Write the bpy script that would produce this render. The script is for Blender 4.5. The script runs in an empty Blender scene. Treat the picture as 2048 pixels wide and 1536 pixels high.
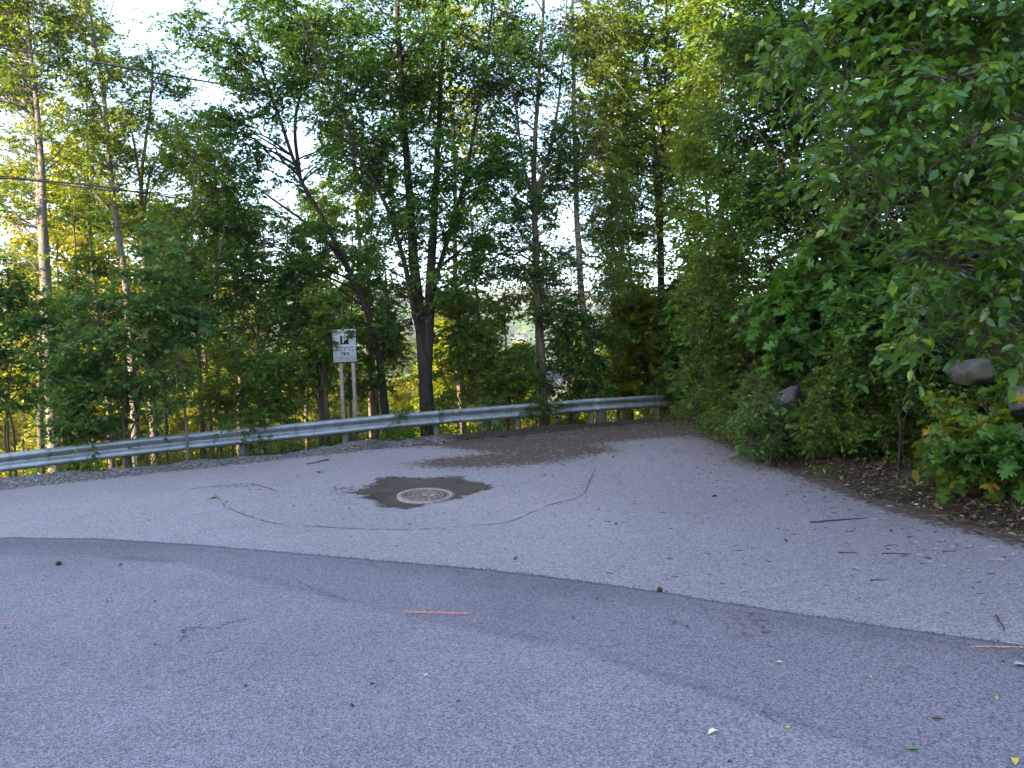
import bpy, math, random
import numpy as np
from mathutils import Vector, Matrix, Euler

SC = bpy.context.scene
COL = SC.collection
R = math.radians
rng = np.random.default_rng(7)
random.seed(7)

# ------------------------------------------------------------------ camera
F = 1538.0                      # focal length in pixels of the 2048 wide picture
PITCH, ROLL, EYE = R(0.78), R(2.4), 1.6
CAM_ROT = Matrix.Rotation(R(90) - PITCH, 3, 'X') @ Matrix.Rotation(-ROLL, 3, 'Z')
cam_data = bpy.data.cameras.new('camera')
cam_data.sensor_width = 36.0
cam_data.lens = F / 2048 * 36.0
cam_data.clip_start, cam_data.clip_end = 0.05, 8000
cam = bpy.data.objects.new('camera', cam_data)
cam.matrix_world = Matrix.Translation((0, 0, EYE)) @ CAM_ROT.to_4x4()
COL.objects.link(cam)
SC.camera = cam


def ray(px, py):
    return CAM_ROT @ Vector(((px - 1024) / F, -(py - 768) / F, -1.0))


def P(px, py, d):
    """world point seen at a pixel, d metres ahead"""
    r = ray(px, py)
    r = r * (d / r.y)
    return np.array((r.x, r.y, r.z + EYE))


# ------------------------------------------------------------------ noise
def _h(ix, iy, seed):
    n = (ix.astype(np.int64) * 374761393 + iy.astype(np.int64) * 668265263 + seed * 974711) & 0xffffffff
    n = ((n ^ (n >> 13)) * 1274126177) & 0xffffffff
    return ((n ^ (n >> 16)) & 0xffff) / 65535.0


def vnoise(x, y, seed=0):
    x = np.asarray(x, float); y = np.asarray(y, float)
    ix = np.floor(x); iy = np.floor(y)
    fx = x - ix; fy = y - iy
    fx = fx * fx * (3 - 2 * fx); fy = fy * fy * (3 - 2 * fy)
    a = _h(ix, iy, seed); b = _h(ix + 1, iy, seed); c = _h(ix, iy + 1, seed); d = _h(ix + 1, iy + 1, seed)
    return (a + (b - a) * fx) * (1 - fy) + (c + (d - c) * fx) * fy


def fbm(x, y, seed=0, o=4):
    s = 0; a = 0.5
    for k in range(o):
        s = s + a * (vnoise(x * 2 ** k, y * 2 ** k, seed + 17 * k) - 0.5) * 2
        a *= 0.5
    return s


def sst(a, b, x):
    t = np.clip((np.asarray(x, float) - a) / (b - a), 0, 1)
    return t * t * (3 - 2 * t)


# ------------------------------------------------------------------ terrain
RA = math.atan2(3.9, 7.4)
U = np.array((math.cos(RA), math.sin(RA))); N = np.array((-U[1], U[0]))
P0 = np.array((-3.4, 15.6))
MAN = np.array((-1.205, 10.21))


def ts(x, y):
    dx, dy = np.asarray(x, float) - P0[0], np.asarray(y, float) - P0[1]
    return dx * U[0] + dy * U[1], dx * N[0] + dy * N[1]


def rail_pt(t, s=0.0, z=0.0):
    p = P0 + U * t + N * s
    return np.array((p[0], p[1], z))


def base(x, y):
    t, s = ts(x, y)
    zr = np.interp(t, [-20, -6, 0, 8.4, 20], [-.15, .12, .26, .32, .33])
    z = zr * (.55 * sst(-10.5, -.5, s) + .45 * np.clip((s + 9) / 8.6, 0, 1))
    z = z - 0.13 * np.exp(-((x - MAN[0]) ** 2 + (y - MAN[1] + .95) ** 2) / (2 * 1.1 ** 2))
    return z


def bankx(y):
    return np.interp(y, [-12, 0, 4, 6.2, 8, 11, 15, 19, 24], [20, 9.5, 5.9, 4.45, 4.3, 4.15, 4.1, 4.1, 4.4])


def terrain(x, y):
    x = np.asarray(x, float); y = np.asarray(y, float)
    t, s = ts(x, y)
    B = base(x, y)
    ed = x - bankx(y) + 0.35 * fbm(x * .9, y * .9, 3)
    h = np.maximum(ed, 0)
    flat = 1.05 * sst(14, 10, y)
    h2 = np.maximum(h - flat, 0)
    bank = np.where(h2 < 7, h2 * .70, 7 * .70 + (h2 - 7) * .4) + .12 * np.minimum(h, flat) + .10 * sst(-.1, .25, ed)
    bank = bank + fbm(x * .7, y * .7, 5) * np.minimum(h, 1.5) * .35
    bank = np.minimum(bank, 16)
    fade = 1 - .72 * sst(-1, 12, s)
    fade = fade * (1 - sst(30, 120, s))
    drop = np.interp(s, [.35, 2, 8, 20, 45, 90, 200, 300, 420, 700, 1100, 1700, 2600],
                     [0, -.7, -3.0, -5.6, -8, -10, -13, -13, -3, 35, 100, 205, 225])
    drop = drop + sst(1.5, 20, s) * fbm(x * .08, y * .08, 8) * 2 + sst(250, 900, s) * fbm(x * .003, y * .003, 9) * 45
    w = -.8 * x - .6 * y; v = -.6 * x + .8 * y
    back = np.clip((w - 15) * .38, 0, 44.3) * (1 - sst(18, 30, v)) * sst(-70, -30, v)  # unseen hill behind the camera, added and shaped to keep sun off foreground
    back = back + sst(15, 25, w) * fbm(x * .15, y * .15, 11) * 1.2
    low = (1 - sst(-.5, .05, ed)) * (1 - sst(-1.2, -.5, s)) * sst(-9.5, -8, y) * sst(-26, -24, x)
    z = B + bank * fade + drop - low * .10
    z = np.maximum(z, back)if False else np.where((w > 15) & (s < 60), np.maximum(z, back - .1), z)
    z = z + .03 * fbm(x * 3, y * 3, 21) * (1 - low)
    return z


def ground(px, py, fn=base):
    """ray from the eye to the ground"""
    r = ray(px, py)
    lo, hi = 1.0, 1.0
    while hi < 400:
        hi *= 1.02
        q = r * hi
        if q.z + EYE < float(fn(q.x, q.y)):
            break
        lo = hi
    for _ in range(30):
        m = (lo + hi) / 2
        q = r * m
        if q.z + EYE < float(fn(q.x, q.y)):
            hi = m
        else:
            lo = m
    q = r * hi
    return np.array((q.x, q.y, q.z + EYE))


# ------------------------------------------------------------------ mesh helpers
def mesh(name, V, faces, mat=None, parent=None, smooth=False, attrs=None):
    """faces: list of int arrays (n, k), one per polygon size"""
    V = np.asarray(V, np.float32).reshape(-1, 3)
    if not isinstance(faces, (list, tuple)):
        faces = [faces]
    faces = [np.asarray(f, np.int32) for f in faces if len(f)]
    me = bpy.data.meshes.new(name)
    me.vertices.add(len(V)); me.vertices.foreach_set('co', V.ravel())
    nl = sum(f.size for f in faces); npoly = sum(len(f) for f in faces)
    me.loops.add(nl); me.polygons.add(npoly)
    me.loops.foreach_set('vertex_index', np.concatenate([f.ravel() for f in faces]))
    starts = []; o = 0
    for f in faces:
        starts.append(o + np.arange(len(f)) * f.shape[1]); o += f.size
    me.polygons.foreach_set('loop_start', np.concatenate(starts).astype(np.int32))
    if smooth:
        me.polygons.foreach_set('use_smooth', np.ones(npoly, bool))
    me.update(calc_edges=True)
    if attrs:
        for k, a in attrs.items():
            at = me.attributes.new(k, 'FLOAT', 'POINT')
            at.data.foreach_set('value', np.asarray(a, np.float32).ravel())
    if mat:
        me.materials.append(mat)
    ob = bpy.data.objects.new(name, me)
    COL.objects.link(ob)
    if parent is not None:
        ob.parent = parent
    return ob


class MB:
    """collects shapes into one mesh"""
    def __init__(self):
        self.v = []; self.f = {}; self.n = 0

    def add(self, V, *faces):
        V = np.asarray(V, float).reshape(-1, 3)
        for f in faces:
            f = np.asarray(f, np.int64)
            if len(f):
                self.f.setdefault(f.shape[1], []).append(f + self.n)
        self.v.append(V); self.n += len(V)
        return self

    def box(self, c, s, rot=None):
        c = np.asarray(c, float); s = np.asarray(s, float) / 2
        q = np.array([(x, y, z) for x in (-1, 1) for y in (-1, 1) for z in (-1, 1)], float) * s
        if rot is not None:
            q = q @ np.array(rot).T
        return self.add(q + c, [(0, 1, 3, 2), (4, 6, 7, 5), (0, 4, 5, 1), (2, 3, 7, 6), (0, 2, 6, 4), (1, 5, 7, 3)])

    def tube(self, pts, rad, k=8):
        pts = np.asarray(pts, float)[None]; rad = np.asarray(rad, float)
        if rad.ndim == 0:
            rad = np.full(pts.shape[1], float(rad))
        V, f, caps = tubes(pts, rad[None], k)
        return self.add(V, f, *( [caps] if caps is not None else []))

    def build(self, name, mat=None, parent=None, smooth=False, attrs=None):
        return mesh(name, np.concatenate(self.v), [np.concatenate(a) for a in self.f.values()], mat, parent, smooth, attrs)


def nrm(a):
    return a / np.maximum(np.linalg.norm(a, axis=-1, keepdims=True), 1e-9)


def tubes(C, rad, k=6):
    """C (n, m, 3) centre lines, rad (n, m) -> verts, quads, end caps"""
    n, m, _ = C.shape
    T = np.empty_like(C)
    T[:, 1:-1] = C[:, 2:] - C[:, :-2]; T[:, 0] = C[:, 1] - C[:, 0]; T[:, -1] = C[:, -1] - C[:, -2]
    T = nrm(T)
    ref = np.where(np.abs(nrm(C[:, -1] - C[:, 0])[:, 2:3]) < .8, np.array([[0, 0, 1.]]), np.array([[1., 0, 0]]))
    A = nrm(np.cross(T, ref[:, None, :])); Bv = np.cross(T, A)
    a = np.arange(k) * 2 * np.pi / k
    V = C[:, :, None] + rad[:, :, None, None] * (np.cos(a)[None, None, :, None] * A[:, :, None] + np.sin(a)[None, None, :, None] * Bv[:, :, None])
    idx = np.arange(n * m * k).reshape(n, m, k)
    i0 = idx[:, :-1]; i1 = idx[:, 1:]
    q = np.stack([i0, np.roll(i0, -1, 2), np.roll(i1, -1, 2), i1], -1).reshape(-1, 4)
    caps = np.concatenate([idx[:, 0, ::-1], idx[:, -1]]) if k >= 3 else None
    return V.reshape(-1, 3), q, caps


def catmull(pts, n):
    pts = np.asarray(pts, float)
    p = np.vstack([2 * pts[0] - pts[1], pts, 2 * pts[-1] - pts[-2]])
    u = np.linspace(0, len(pts) - 1 - 1e-6, n)
    i = u.astype(int); t = (u - i)[:, None]
    a, b, c, d = p[i], p[i + 1], p[i + 2], p[i + 3]
    return .5 * (2 * b + (c - a) * t + (2 * a - 5 * b + 4 * c - d) * t * t + (3 * b - a - 3 * c + d) * t ** 3)


def empty(name, loc, label=None, cat=None, group=None, rz=0):
    o = bpy.data.objects.new(name, None)
    o.empty_display_size = .2
    o.location = [float(c) for c in loc]
    o.rotation_euler = (0, 0, rz)
    COL.objects.link(o)
    return tag(o, label, cat, group)


def tag(o, label=None, cat=None, group=None, kind=None):
    if label: o['label'] = label
    if cat: o['category'] = cat
    if group: o['group'] = group
    if kind: o['kind'] = kind
    return o


# ------------------------------------------------------------------ materials
def material(name):
    m = bpy.data.materials.new(name)
    m.use_nodes = True
    nt = m.node_tree
    nt.nodes.clear()
    out = nt.nodes.new('ShaderNodeOutputMaterial')
    return m, nt, out


def nd(nt, typ, ins=None, **kw):
    n = nt.nodes.new(typ)
    for k, v in kw.items():
        setattr(n, k, v)
    for k, v in (ins or {}).items():
        s = n.inputs[k]
        if isinstance(v, bpy.types.NodeSocket):
            nt.links.new(v, s)
        elif isinstance(v, bpy.types.Node):
            nt.links.new(v.outputs[0], s)
        else:
            if s.type == 'RGBA' and len(v) == 3:
                v = (*v, 1)
            s.default_value = v
    return n


def ramp(nt, fac, stops, interp='LINEAR'):
    n = nt.nodes.new('ShaderNodeValToRGB')
    e = n.color_ramp.elements
    n.color_ramp.interpolation = interp
    while len(e) < len(stops):
        e.new(.5)
    for el, (p, c) in zip(e, stops):
        el.position = p
        el.color = (*c, 1) if len(c) == 3 else c
    nt.links.new(fac, n.inputs[0])
    return n


def mixc(nt, fac, a, b, blend='MIX'):
    return nd(nt, 'ShaderNodeMix', {0: fac, 6: a, 7: b}, data_type='RGBA', blend_type=blend).outputs[2]


def math_(nt, op, a, b=0.0, clamp=False):
    return nd(nt, 'ShaderNodeMath', {0: a, 1: b}, operation=op, use_clamp=clamp).outputs[0]


def leaf_mat(name, c0, c1, tr, amount=.35, odd=None, rough=.5, spec=.25):
    m, nt, out = material(name)
    g = nd(nt, 'ShaderNodeNewGeometry')
    stops = [(0, c0), (.85, c1)]
    if odd:
        stops = [(0, c0), (.89, c1), (.92, odd), (1, odd)]
    col = ramp(nt, g.outputs['Random Per Island'], stops).outputs[0]
    tc = nd(nt, 'ShaderNodeTexCoord')
    no = nd(nt, 'ShaderNodeTexNoise', {'Vector': tc.outputs['Object'], 'Scale': .9, 'Detail': 2.0})
    v = nd(nt, 'ShaderNodeMapRange', {0: no.outputs[0], 1: .3, 2: .7, 3: .72, 4: 1.28})
    hsv = nd(nt, 'ShaderNodeHueSaturation', {'Value': v.outputs[0], 'Color': col})
    b = nd(nt, 'ShaderNodeBsdfPrincipled', {'Base Color': hsv.outputs[0], 'Roughness': rough, 'Specular IOR Level': spec})
    t2 = mixc(nt, .55, hsv.outputs[0], (*tr, 1))
    t = nd(nt, 'ShaderNodeBsdfTranslucent', {'Color': t2})
    mx = nd(nt, 'ShaderNodeMixShader', {0: amount, 1: b.outputs[0], 2: t.outputs[0]})
    nt.links.new(mx.outputs[0], out.inputs[0])
    return m


def bark_mat(name, c0, c1, scale=9., marks=None, bump=.6):
    m, nt, out = material(name)
    tc = nd(nt, 'ShaderNodeTexCoord')
    mp = nd(nt, 'ShaderNodeMapping', {'Vector': tc.outputs['Object'], 'Scale': (scale, scale, scale * .18)})
    n1 = nd(nt, 'ShaderNodeTexNoise', {'Vector': mp.outputs[0], 'Scale': 3.0, 'Detail': 6.0, 'Roughness': .65})
    n2 = nd(nt, 'ShaderNodeTexNoise', {'Vector': tc.outputs['Object'], 'Scale': 1.6, 'Detail': 3.0})
    f = math_(nt, 'ADD', math_(nt, 'MULTIPLY', n1.outputs[0], .75), math_(nt, 'MULTIPLY', n2.outputs[0], .25))
    col = ramp(nt, f, [(.35, c0), (.65, c1)]).outputs[0]
    if marks:
        mp2 = nd(nt, 'ShaderNodeMapping', {'Vector': tc.outputs['Object'], 'Scale': (3, 3, 11)})
        n3 = nd(nt, 'ShaderNodeTexNoise', {'Vector': mp2.outputs[0], 'Scale': 1.6, 'Detail': 4.0})
        k = nd(nt, 'ShaderNodeMapRange', {0: n3.outputs[0], 1: .56, 2: .62})
        col = mixc(nt, k.outputs[0], col, (*marks, 1))
    bp = nd(nt, 'ShaderNodeBump', {'Height': n1.outputs[0], 'Strength': bump, 'Distance': .03})
    b = nd(nt, 'ShaderNodeBsdfPrincipled', {'Base Color': col, 'Roughness': .9, 'Specular IOR Level': .2, 'Normal': bp.outputs[0]})
    nt.links.new(b.outputs[0], out.inputs[0])
    return m


def flat_mat(name, c, rough=.6, metal=0., var=.15, scale=6., bump=0.):
    m, nt, out = material(name)
    tc = nd(nt, 'ShaderNodeTexCoord')
    n1 = nd(nt, 'ShaderNodeTexNoise', {'Vector': tc.outputs['Object'], 'Scale': scale, 'Detail': 5.0})
    v = nd(nt, 'ShaderNodeMapRange', {0: n1.outputs[0], 1: .3, 2: .7, 3: 1 - var, 4: 1 + var})
    hsv = nd(nt, 'ShaderNodeHueSaturation', {'Value': v.outputs[0], 'Color': (*c, 1)})
    ins = {'Base Color': hsv.outputs[0], 'Roughness': rough, 'Metallic': metal}
    if bump:
        ins['Normal'] = nd(nt, 'ShaderNodeBump', {'Height': n1.outputs[0], 'Strength': bump, 'Distance': .02}).outputs[0]
    b = nd(nt, 'ShaderNodeBsdfPrincipled', ins)
    nt.links.new(b.outputs[0], out.inputs[0])
    return m


def asphalt_mat(name, lo, hi, dirt_c, coarse):
    m, nt, out = material(name)
    tc = nd(nt, 'ShaderNodeTexCoord'); ob = tc.outputs['Object']
    vo = nd(nt, 'ShaderNodeTexVoronoi', {'Vector': ob, 'Scale': coarse})
    stone = nd(nt, 'ShaderNodeSeparateColor', {0: vo.outputs['Color']}).outputs[0]
    n_f = nd(nt, 'ShaderNodeTexNoise', {'Vector': ob, 'Scale': coarse * .35, 'Detail': 5.0, 'Roughness': .7})
    n_m = nd(nt, 'ShaderNodeTexNoise', {'Vector': ob, 'Scale': 2.2, 'Detail': 4.0})
    n_l = nd(nt, 'ShaderNodeTexNoise', {'Vector': ob, 'Scale': .35, 'Detail': 3.0})
    f = math_(nt, 'ADD', math_(nt, 'MULTIPLY', stone, .52), math_(nt, 'MULTIPLY', n_f.outputs[0], .24))
    f = math_(nt, 'ADD', f, math_(nt, 'MULTIPLY', n_m.outputs[0], .12))
    f = math_(nt, 'ADD', f, math_(nt, 'MULTIPLY', n_l.outputs[0], .12))
    col = ramp(nt, f, [(.22, lo), (.5, tuple((a + b) / 2 for a, b in zip(lo, hi))), (.78, hi), (.9, tuple(min(c * 1.5, 1) for c in hi))]).outputs[0]
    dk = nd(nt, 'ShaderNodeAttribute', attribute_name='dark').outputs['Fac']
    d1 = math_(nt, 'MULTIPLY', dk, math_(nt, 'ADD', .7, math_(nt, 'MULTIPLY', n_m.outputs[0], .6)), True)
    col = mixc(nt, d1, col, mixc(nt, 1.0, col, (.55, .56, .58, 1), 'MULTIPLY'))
    dirt = nd(nt, 'ShaderNodeAttribute', attribute_name='dirt').outputs['Fac']
    mp = nd(nt, 'ShaderNodeMapping', {'Vector': ob, 'Scale': (1.0, .8, 1)})
    n_d = nd(nt, 'ShaderNodeTexNoise', {'Vector': mp.outputs[0], 'Scale': 13.0, 'Detail': 8.0, 'Roughness': .75})
    dd = math_(nt, 'ADD', dirt, math_(nt, 'MULTIPLY', math_(nt, 'SUBTRACT', n_d.outputs[0], .5), 2.3))
    dm = nd(nt, 'ShaderNodeMapRange', {0: dd, 1: .34, 2: .58}).outputs[0]
    dcol = ramp(nt, n_f.outputs[0], [(.3, tuple(c * .55 for c in dirt_c)), (.7, tuple(c * 1.7 for c in dirt_c))]).outputs[0]
    col = mixc(nt, math_(nt, 'MULTIPLY', dm, .92), col, dcol)
    h = math_(nt, 'ADD', vo.outputs['Distance'], math_(nt, 'MULTIPLY', n_f.outputs[0], .8))
    bp = nd(nt, 'ShaderNodeBump', {'Height': h, 'Strength': .55, 'Distance': .012})
    b = nd(nt, 'ShaderNodeBsdfPrincipled', {'Base Color': col, 'Roughness': .82, 'Specular IOR Level': .3, 'Normal': bp.outputs[0]})
    nt.links.new(b.outputs[0], out.inputs[0])
    return m


def ground_mat():
    m, nt, out = material('earth and grass')
    tc = nd(nt, 'ShaderNodeTexCoord'); ob = tc.outputs['Object']
    n1 = nd(nt, 'ShaderNodeTexNoise', {'Vector': ob, 'Scale': 14.0, 'Detail': 8.0, 'Roughness': .75})
    n2 = nd(nt, 'ShaderNodeTexNoise', {'Vector': ob, 'Scale': 1.2, 'Detail': 5.0})
    soil = ramp(nt, n1.outputs[0], [(.3, (.012, .009, .007)), (.55, (.04, .03, .022)), (.72, (.11, .085, .06))]).outputs[0]
    grass = ramp(nt, n1.outputs[0], [(.3, (.02, .035, .012)), (.7, (.07, .10, .03))]).outputs[0]
    gk = nd(nt, 'ShaderNodeMapRange', {0: n2.outputs[0], 1: .5, 2: .62}).outputs[0]
    near = mixc(nt, gk, soil, grass)
    vn = nd(nt, 'ShaderNodeTexVoronoi', {'Vector': ob, 'Scale': .012})
    vc = nd(nt, 'ShaderNodeSeparateColor', {0: vn.outputs['Color']}).outputs[1]
    fields = ramp(nt, vc, [(0, (.03, .055, .02)), (.45, (.045, .07, .022)), (.5, (.14, .17, .05)), (.75, (.12, .16, .04)), (.8, (.03, .05, .02))], 'CONSTANT').outputs[0]
    far = nd(nt, 'ShaderNodeAttribute', attribute_name='far').outputs['Fac']
    col = mixc(nt, far, near, fields)
    bp = nd(nt, 'ShaderNodeBump', {'Height': n1.outputs[0], 'Strength': .9, 'Distance': .05})
    b = nd(nt, 'ShaderNodeBsdfPrincipled', {'Base Color': col, 'Roughness': .95, 'Specular IOR Level': .15, 'Normal': bp.outputs[0]})
    nt.links.new(b.outputs[0], out.inputs[0])
    return m


def gravel_mat():
    m, nt, out = material('grey gravel')
    tc = nd(nt, 'ShaderNodeTexCoord'); ob = tc.outputs['Object']
    vo = nd(nt, 'ShaderNodeTexVoronoi', {'Vector': ob, 'Scale': 38.0})
    st = nd(nt, 'ShaderNodeSeparateColor', {0: vo.outputs['Color']}).outputs[0]
    n2 = nd(nt, 'ShaderNodeTexNoise', {'Vector': ob, 'Scale': 1.3, 'Detail': 6.0})
    g = ramp(nt, st, [(0, (.05, .045, .045)), (.6, (.14, .13, .13)), (1, (.30, .29, .29))]).outputs[0]
    so = ramp(nt, st, [(0, (.02, .015, .012)), (1, (.08, .06, .045))]).outputs[0]
    soil = nd(nt, 'ShaderNodeAttribute', attribute_name='dirt').outputs['Fac']
    k = nd(nt, 'ShaderNodeMapRange', {0: math_(nt, 'ADD', n2.outputs[0], soil), 1: .6, 2: .85}).outputs[0]
    col = mixc(nt, k, g, so)
    bp = nd(nt, 'ShaderNodeBump', {'Height': vo.outputs['Distance'], 'Strength': 1.0, 'Distance': .03})
    b = nd(nt, 'ShaderNodeBsdfPrincipled', {'Base Color': col, 'Roughness': .9, 'Specular IOR Level': .2, 'Normal': bp.outputs[0]})
    nt.links.new(b.outputs[0], out.inputs[0])
    return m


def steel_mat():
    m, nt, out = material('galvanised steel')
    tc = nd(nt, 'ShaderNodeTexCoord'); ob = tc.outputs['Object']
    n1 = nd(nt, 'ShaderNodeTexNoise', {'Vector': ob, 'Scale': 5.0, 'Detail': 7.0, 'Roughness': .7})
    mp = nd(nt, 'ShaderNodeMapping', {'Vector': ob, 'Scale': (9, 9, 1.2)})
    n2 = nd(nt, 'ShaderNodeTexNoise', {'Vector': mp.outputs[0], 'Scale': 1.0, 'Detail': 5.0})
    c = ramp(nt, n1.outputs[0], [(.3, (.25, .26, .275)), (.7, (.42, .43, .45))]).outputs[0]
    st = nd(nt, 'ShaderNodeMapRange', {0: n2.outputs[0], 1: .55, 2: .75, 4: .75}).outputs[0]
    c = mixc(nt, st, c, (.13, .115, .085, 1))
    n3 = nd(nt, 'ShaderNodeTexNoise', {'Vector': ob, 'Scale': 1.1, 'Detail': 6.0, 'Roughness': .7})
    rk = nd(nt, 'ShaderNodeMapRange', {0: n3.outputs[0], 1: .66, 2: .72, 4: .7}).outputs[0]
    c = mixc(nt, rk, c, (.15, .075, .03, 1))
    ro = nd(nt, 'ShaderNodeMapRange', {0: n1.outputs[0], 3: .38, 4: .6}).outputs[0]
    b = nd(nt, 'ShaderNodeBsdfPrincipled', {'Base Color': c, 'Roughness': ro, 'Metallic': .55})
    nt.links.new(b.outputs[0], out.inputs[0])
    return m


def rock_mat():
    m, nt, out = material('mossy grey rock')
    tc = nd(nt, 'ShaderNodeTexCoord'); ob = tc.outputs['Object']
    n1 = nd(nt, 'ShaderNodeTexNoise', {'Vector': ob, 'Scale': 5.0, 'Detail': 9.0, 'Roughness': .7})
    n2 = nd(nt, 'ShaderNodeTexNoise', {'Vector': ob, 'Scale': 2.0, 'Detail': 5.0})
    c = ramp(nt, n1.outputs[0], [(.3, (.028, .026, .027)), (.7, (.12, .112, .115))]).outputs[0]
    k = nd(nt, 'ShaderNodeMapRange', {0: n2.outputs[0], 1: .52, 2: .62, 4: .8}).outputs[0]
    c = mixc(nt, k, c, (.05, .06, .02, 1))
    bp = nd(nt, 'ShaderNodeBump', {'Height': n1.outputs[0], 'Strength': .9, 'Distance': .06})
    b = nd(nt, 'ShaderNodeBsdfPrincipled', {'Base Color': c, 'Roughness': .9, 'Normal': bp.outputs[0]})
    nt.links.new(b.outputs[0], out.inputs[0])
    return m


M = {}
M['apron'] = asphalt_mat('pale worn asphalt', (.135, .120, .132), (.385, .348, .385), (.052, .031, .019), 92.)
M['road'] = asphalt_mat('newer dark asphalt', (.085, .075, .092), (.34, .303, .362), (.04, .034, .03), 128.)
M['ground'] = ground_mat()
M['gravel'] = gravel_mat()
M['steel'] = steel_mat()
M['rock'] = rock_mat()
M['leaf_dark'] = leaf_mat('dark green leaves', (.018, .066, .008), (.062, .142, .017), (.18, .30, .012), .32)
M['leaf_mid'] = leaf_mat('mid green leaves', (.024, .082, .009), (.085, .172, .018), (.36, .42, .008), .38)
M['leaf_light'] = leaf_mat('light green leaves', (.036, .10, .010), (.12, .20, .018), (.42, .48, .012), .42)
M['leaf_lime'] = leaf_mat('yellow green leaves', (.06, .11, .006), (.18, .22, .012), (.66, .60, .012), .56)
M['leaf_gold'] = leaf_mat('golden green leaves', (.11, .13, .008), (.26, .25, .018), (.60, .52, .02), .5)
M['leaf_maple'] = leaf_mat('maple leaves', (.022, .085, .012), (.07, .16, .022), (.26, .40, .015), .36, None, .45, .3)
M['leaf_maple_yellow'] = leaf_mat('maple leaves some yellowing', (.03, .095, .014), (.10, .18, .022), (.34, .40, .02), .36, (.36, .27, .03), .45, .3)
M['leaf_gloss'] = leaf_mat('shiny willow leaves', (.018, .075, .010), (.075, .17, .022), (.30, .44, .02), .38, (.17, .27, .02), .32, .55)
M['leaf_grey'] = leaf_mat('blue green leaves', (.03, .085, .016), (.09, .175, .034), (.2, .32, .02), .33)
M['needle'] = leaf_mat('dark needles', (.015, .035, .018), (.03, .06, .03), (.05, .09, .02), .15)
M['grass'] = leaf_mat('grass blades', (.05, .09, .025), (.14, .19, .05), (.25, .32, .05), .3)
M['litter'] = leaf_mat('dead leaves', (.035, .024, .017), (.20, .15, .10), (.2, .15, .08), .12, (.36, .31, .23), .7, .2)
M['bark_dark'] = bark_mat('dark furrowed bark', (.010, .008, .007), (.052, .040, .033))
M['bark_brown'] = bark_mat('brown bark', (.04, .03, .024), (.16, .12, .09))
M['bark_grey'] = bark_mat('grey smooth bark', (.075, .064, .057), (.21, .18, .155))
M['bark_birch'] = bark_mat('birch bark', (.18, .145, .12), (.40, .34, .29), 5., (.03, .025, .022), .3)
M['wood_grey'] = bark_mat('weathered timber', (.16, .13, .11), (.32, .27, .23), 14., None, .3)
M['twig'] = flat_mat('dead twig', (.06, .035, .028), .8, 0, .4, 20)
M['twig_red'] = flat_mat('red brown stick', (.075, .018, .018), .7, 0, .3, 20)
M['cable'] = flat_mat('black cable', (.015, .015, .017), .6)
M['sign_white'] = flat_mat('dirty white sign face', (.66, .66, .67), .4, 0, .08, 9)
M['sign_black'] = flat_mat('black sign paint', (.012, .012, .013), .45, 0, .1)
M['post'] = flat_mat('pale painted post', (.26, .215, .17), .7, 0, .25, 7)
M['post_rail'] = flat_mat('weathered post', (.14, .118, .095), .85, 0, .3, 9, .3)
M['iron'] = flat_mat('rusty cast iron', (.24, .18, .165), .75, .3, .35, 14, .3)
M['iron_rim'] = flat_mat('grey iron rim', (.23, .195, .19), .8, .1, .3, 14, .2)
M['hole'] = flat_mat('wet black pit', (.006, .006, .006), .5)
M['cone'] = flat_mat('pine cone scales', (.045, .026, .016), .85, 0, .4, 30)
M['orange'] = flat_mat('orange marking paint', (.50, .22, .16), .8, 0, .35, 60)
M['pink'] = flat_mat('pink plastic', (.85, .06, .22), .35)
M['whitebit'] = flat_mat('white plastic', (.8, .8, .8), .4)
M['flat_white'] = flat_mat('chalky pale crust', (.22, .205, .20), .9, 0, .25, 30)
M['leaf_yellow'] = flat_mat('fallen yellow leaf', (.55, .44, .07), .6, 0, .2, 20)
M['leaf_cream'] = flat_mat('fallen cream leaf', (.62, .60, .42), .6, 0, .15, 20)
M['leaf_green1'] = flat_mat('fallen green leaf', (.06, .2, .03), .5, 0, .2, 20)
M['leaf_pale'] = flat_mat('fallen pale leaf', (.26, .29, .25), .6, 0, .15, 20)
M['seam'] = flat_mat('mossy crack filling', (.115, .088, .062), .95, 0, .6, 30, .5)
M['crack'] = flat_mat('dark crack', (.06, .058, .065), .95, 0, .5, 30, .5)
M['roof_red'] = flat_mat('red tile', (.22, .08, .05), .8, 0, .2, 3)
M['roof_dark'] = flat_mat('dark tile', (.07, .07, .08), .8, 0, .2, 3)
M['wall_white'] = flat_mat('white boards', (.5, .5, .5), .7, 0, .06, 2)
M['wall_pink'] = flat_mat('pinkish render', (.40, .26, .20), .8, 0, .08, 2)
M['wall_ochre'] = flat_mat('ochre boards', (.55, .33, .10), .8, 0, .08, 2)
M['wall_red'] = flat_mat('red boards', (.36, .08, .05), .8, 0, .08, 2)
M['glass'] = flat_mat('window glass', (.03, .04, .05), .08)


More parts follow.
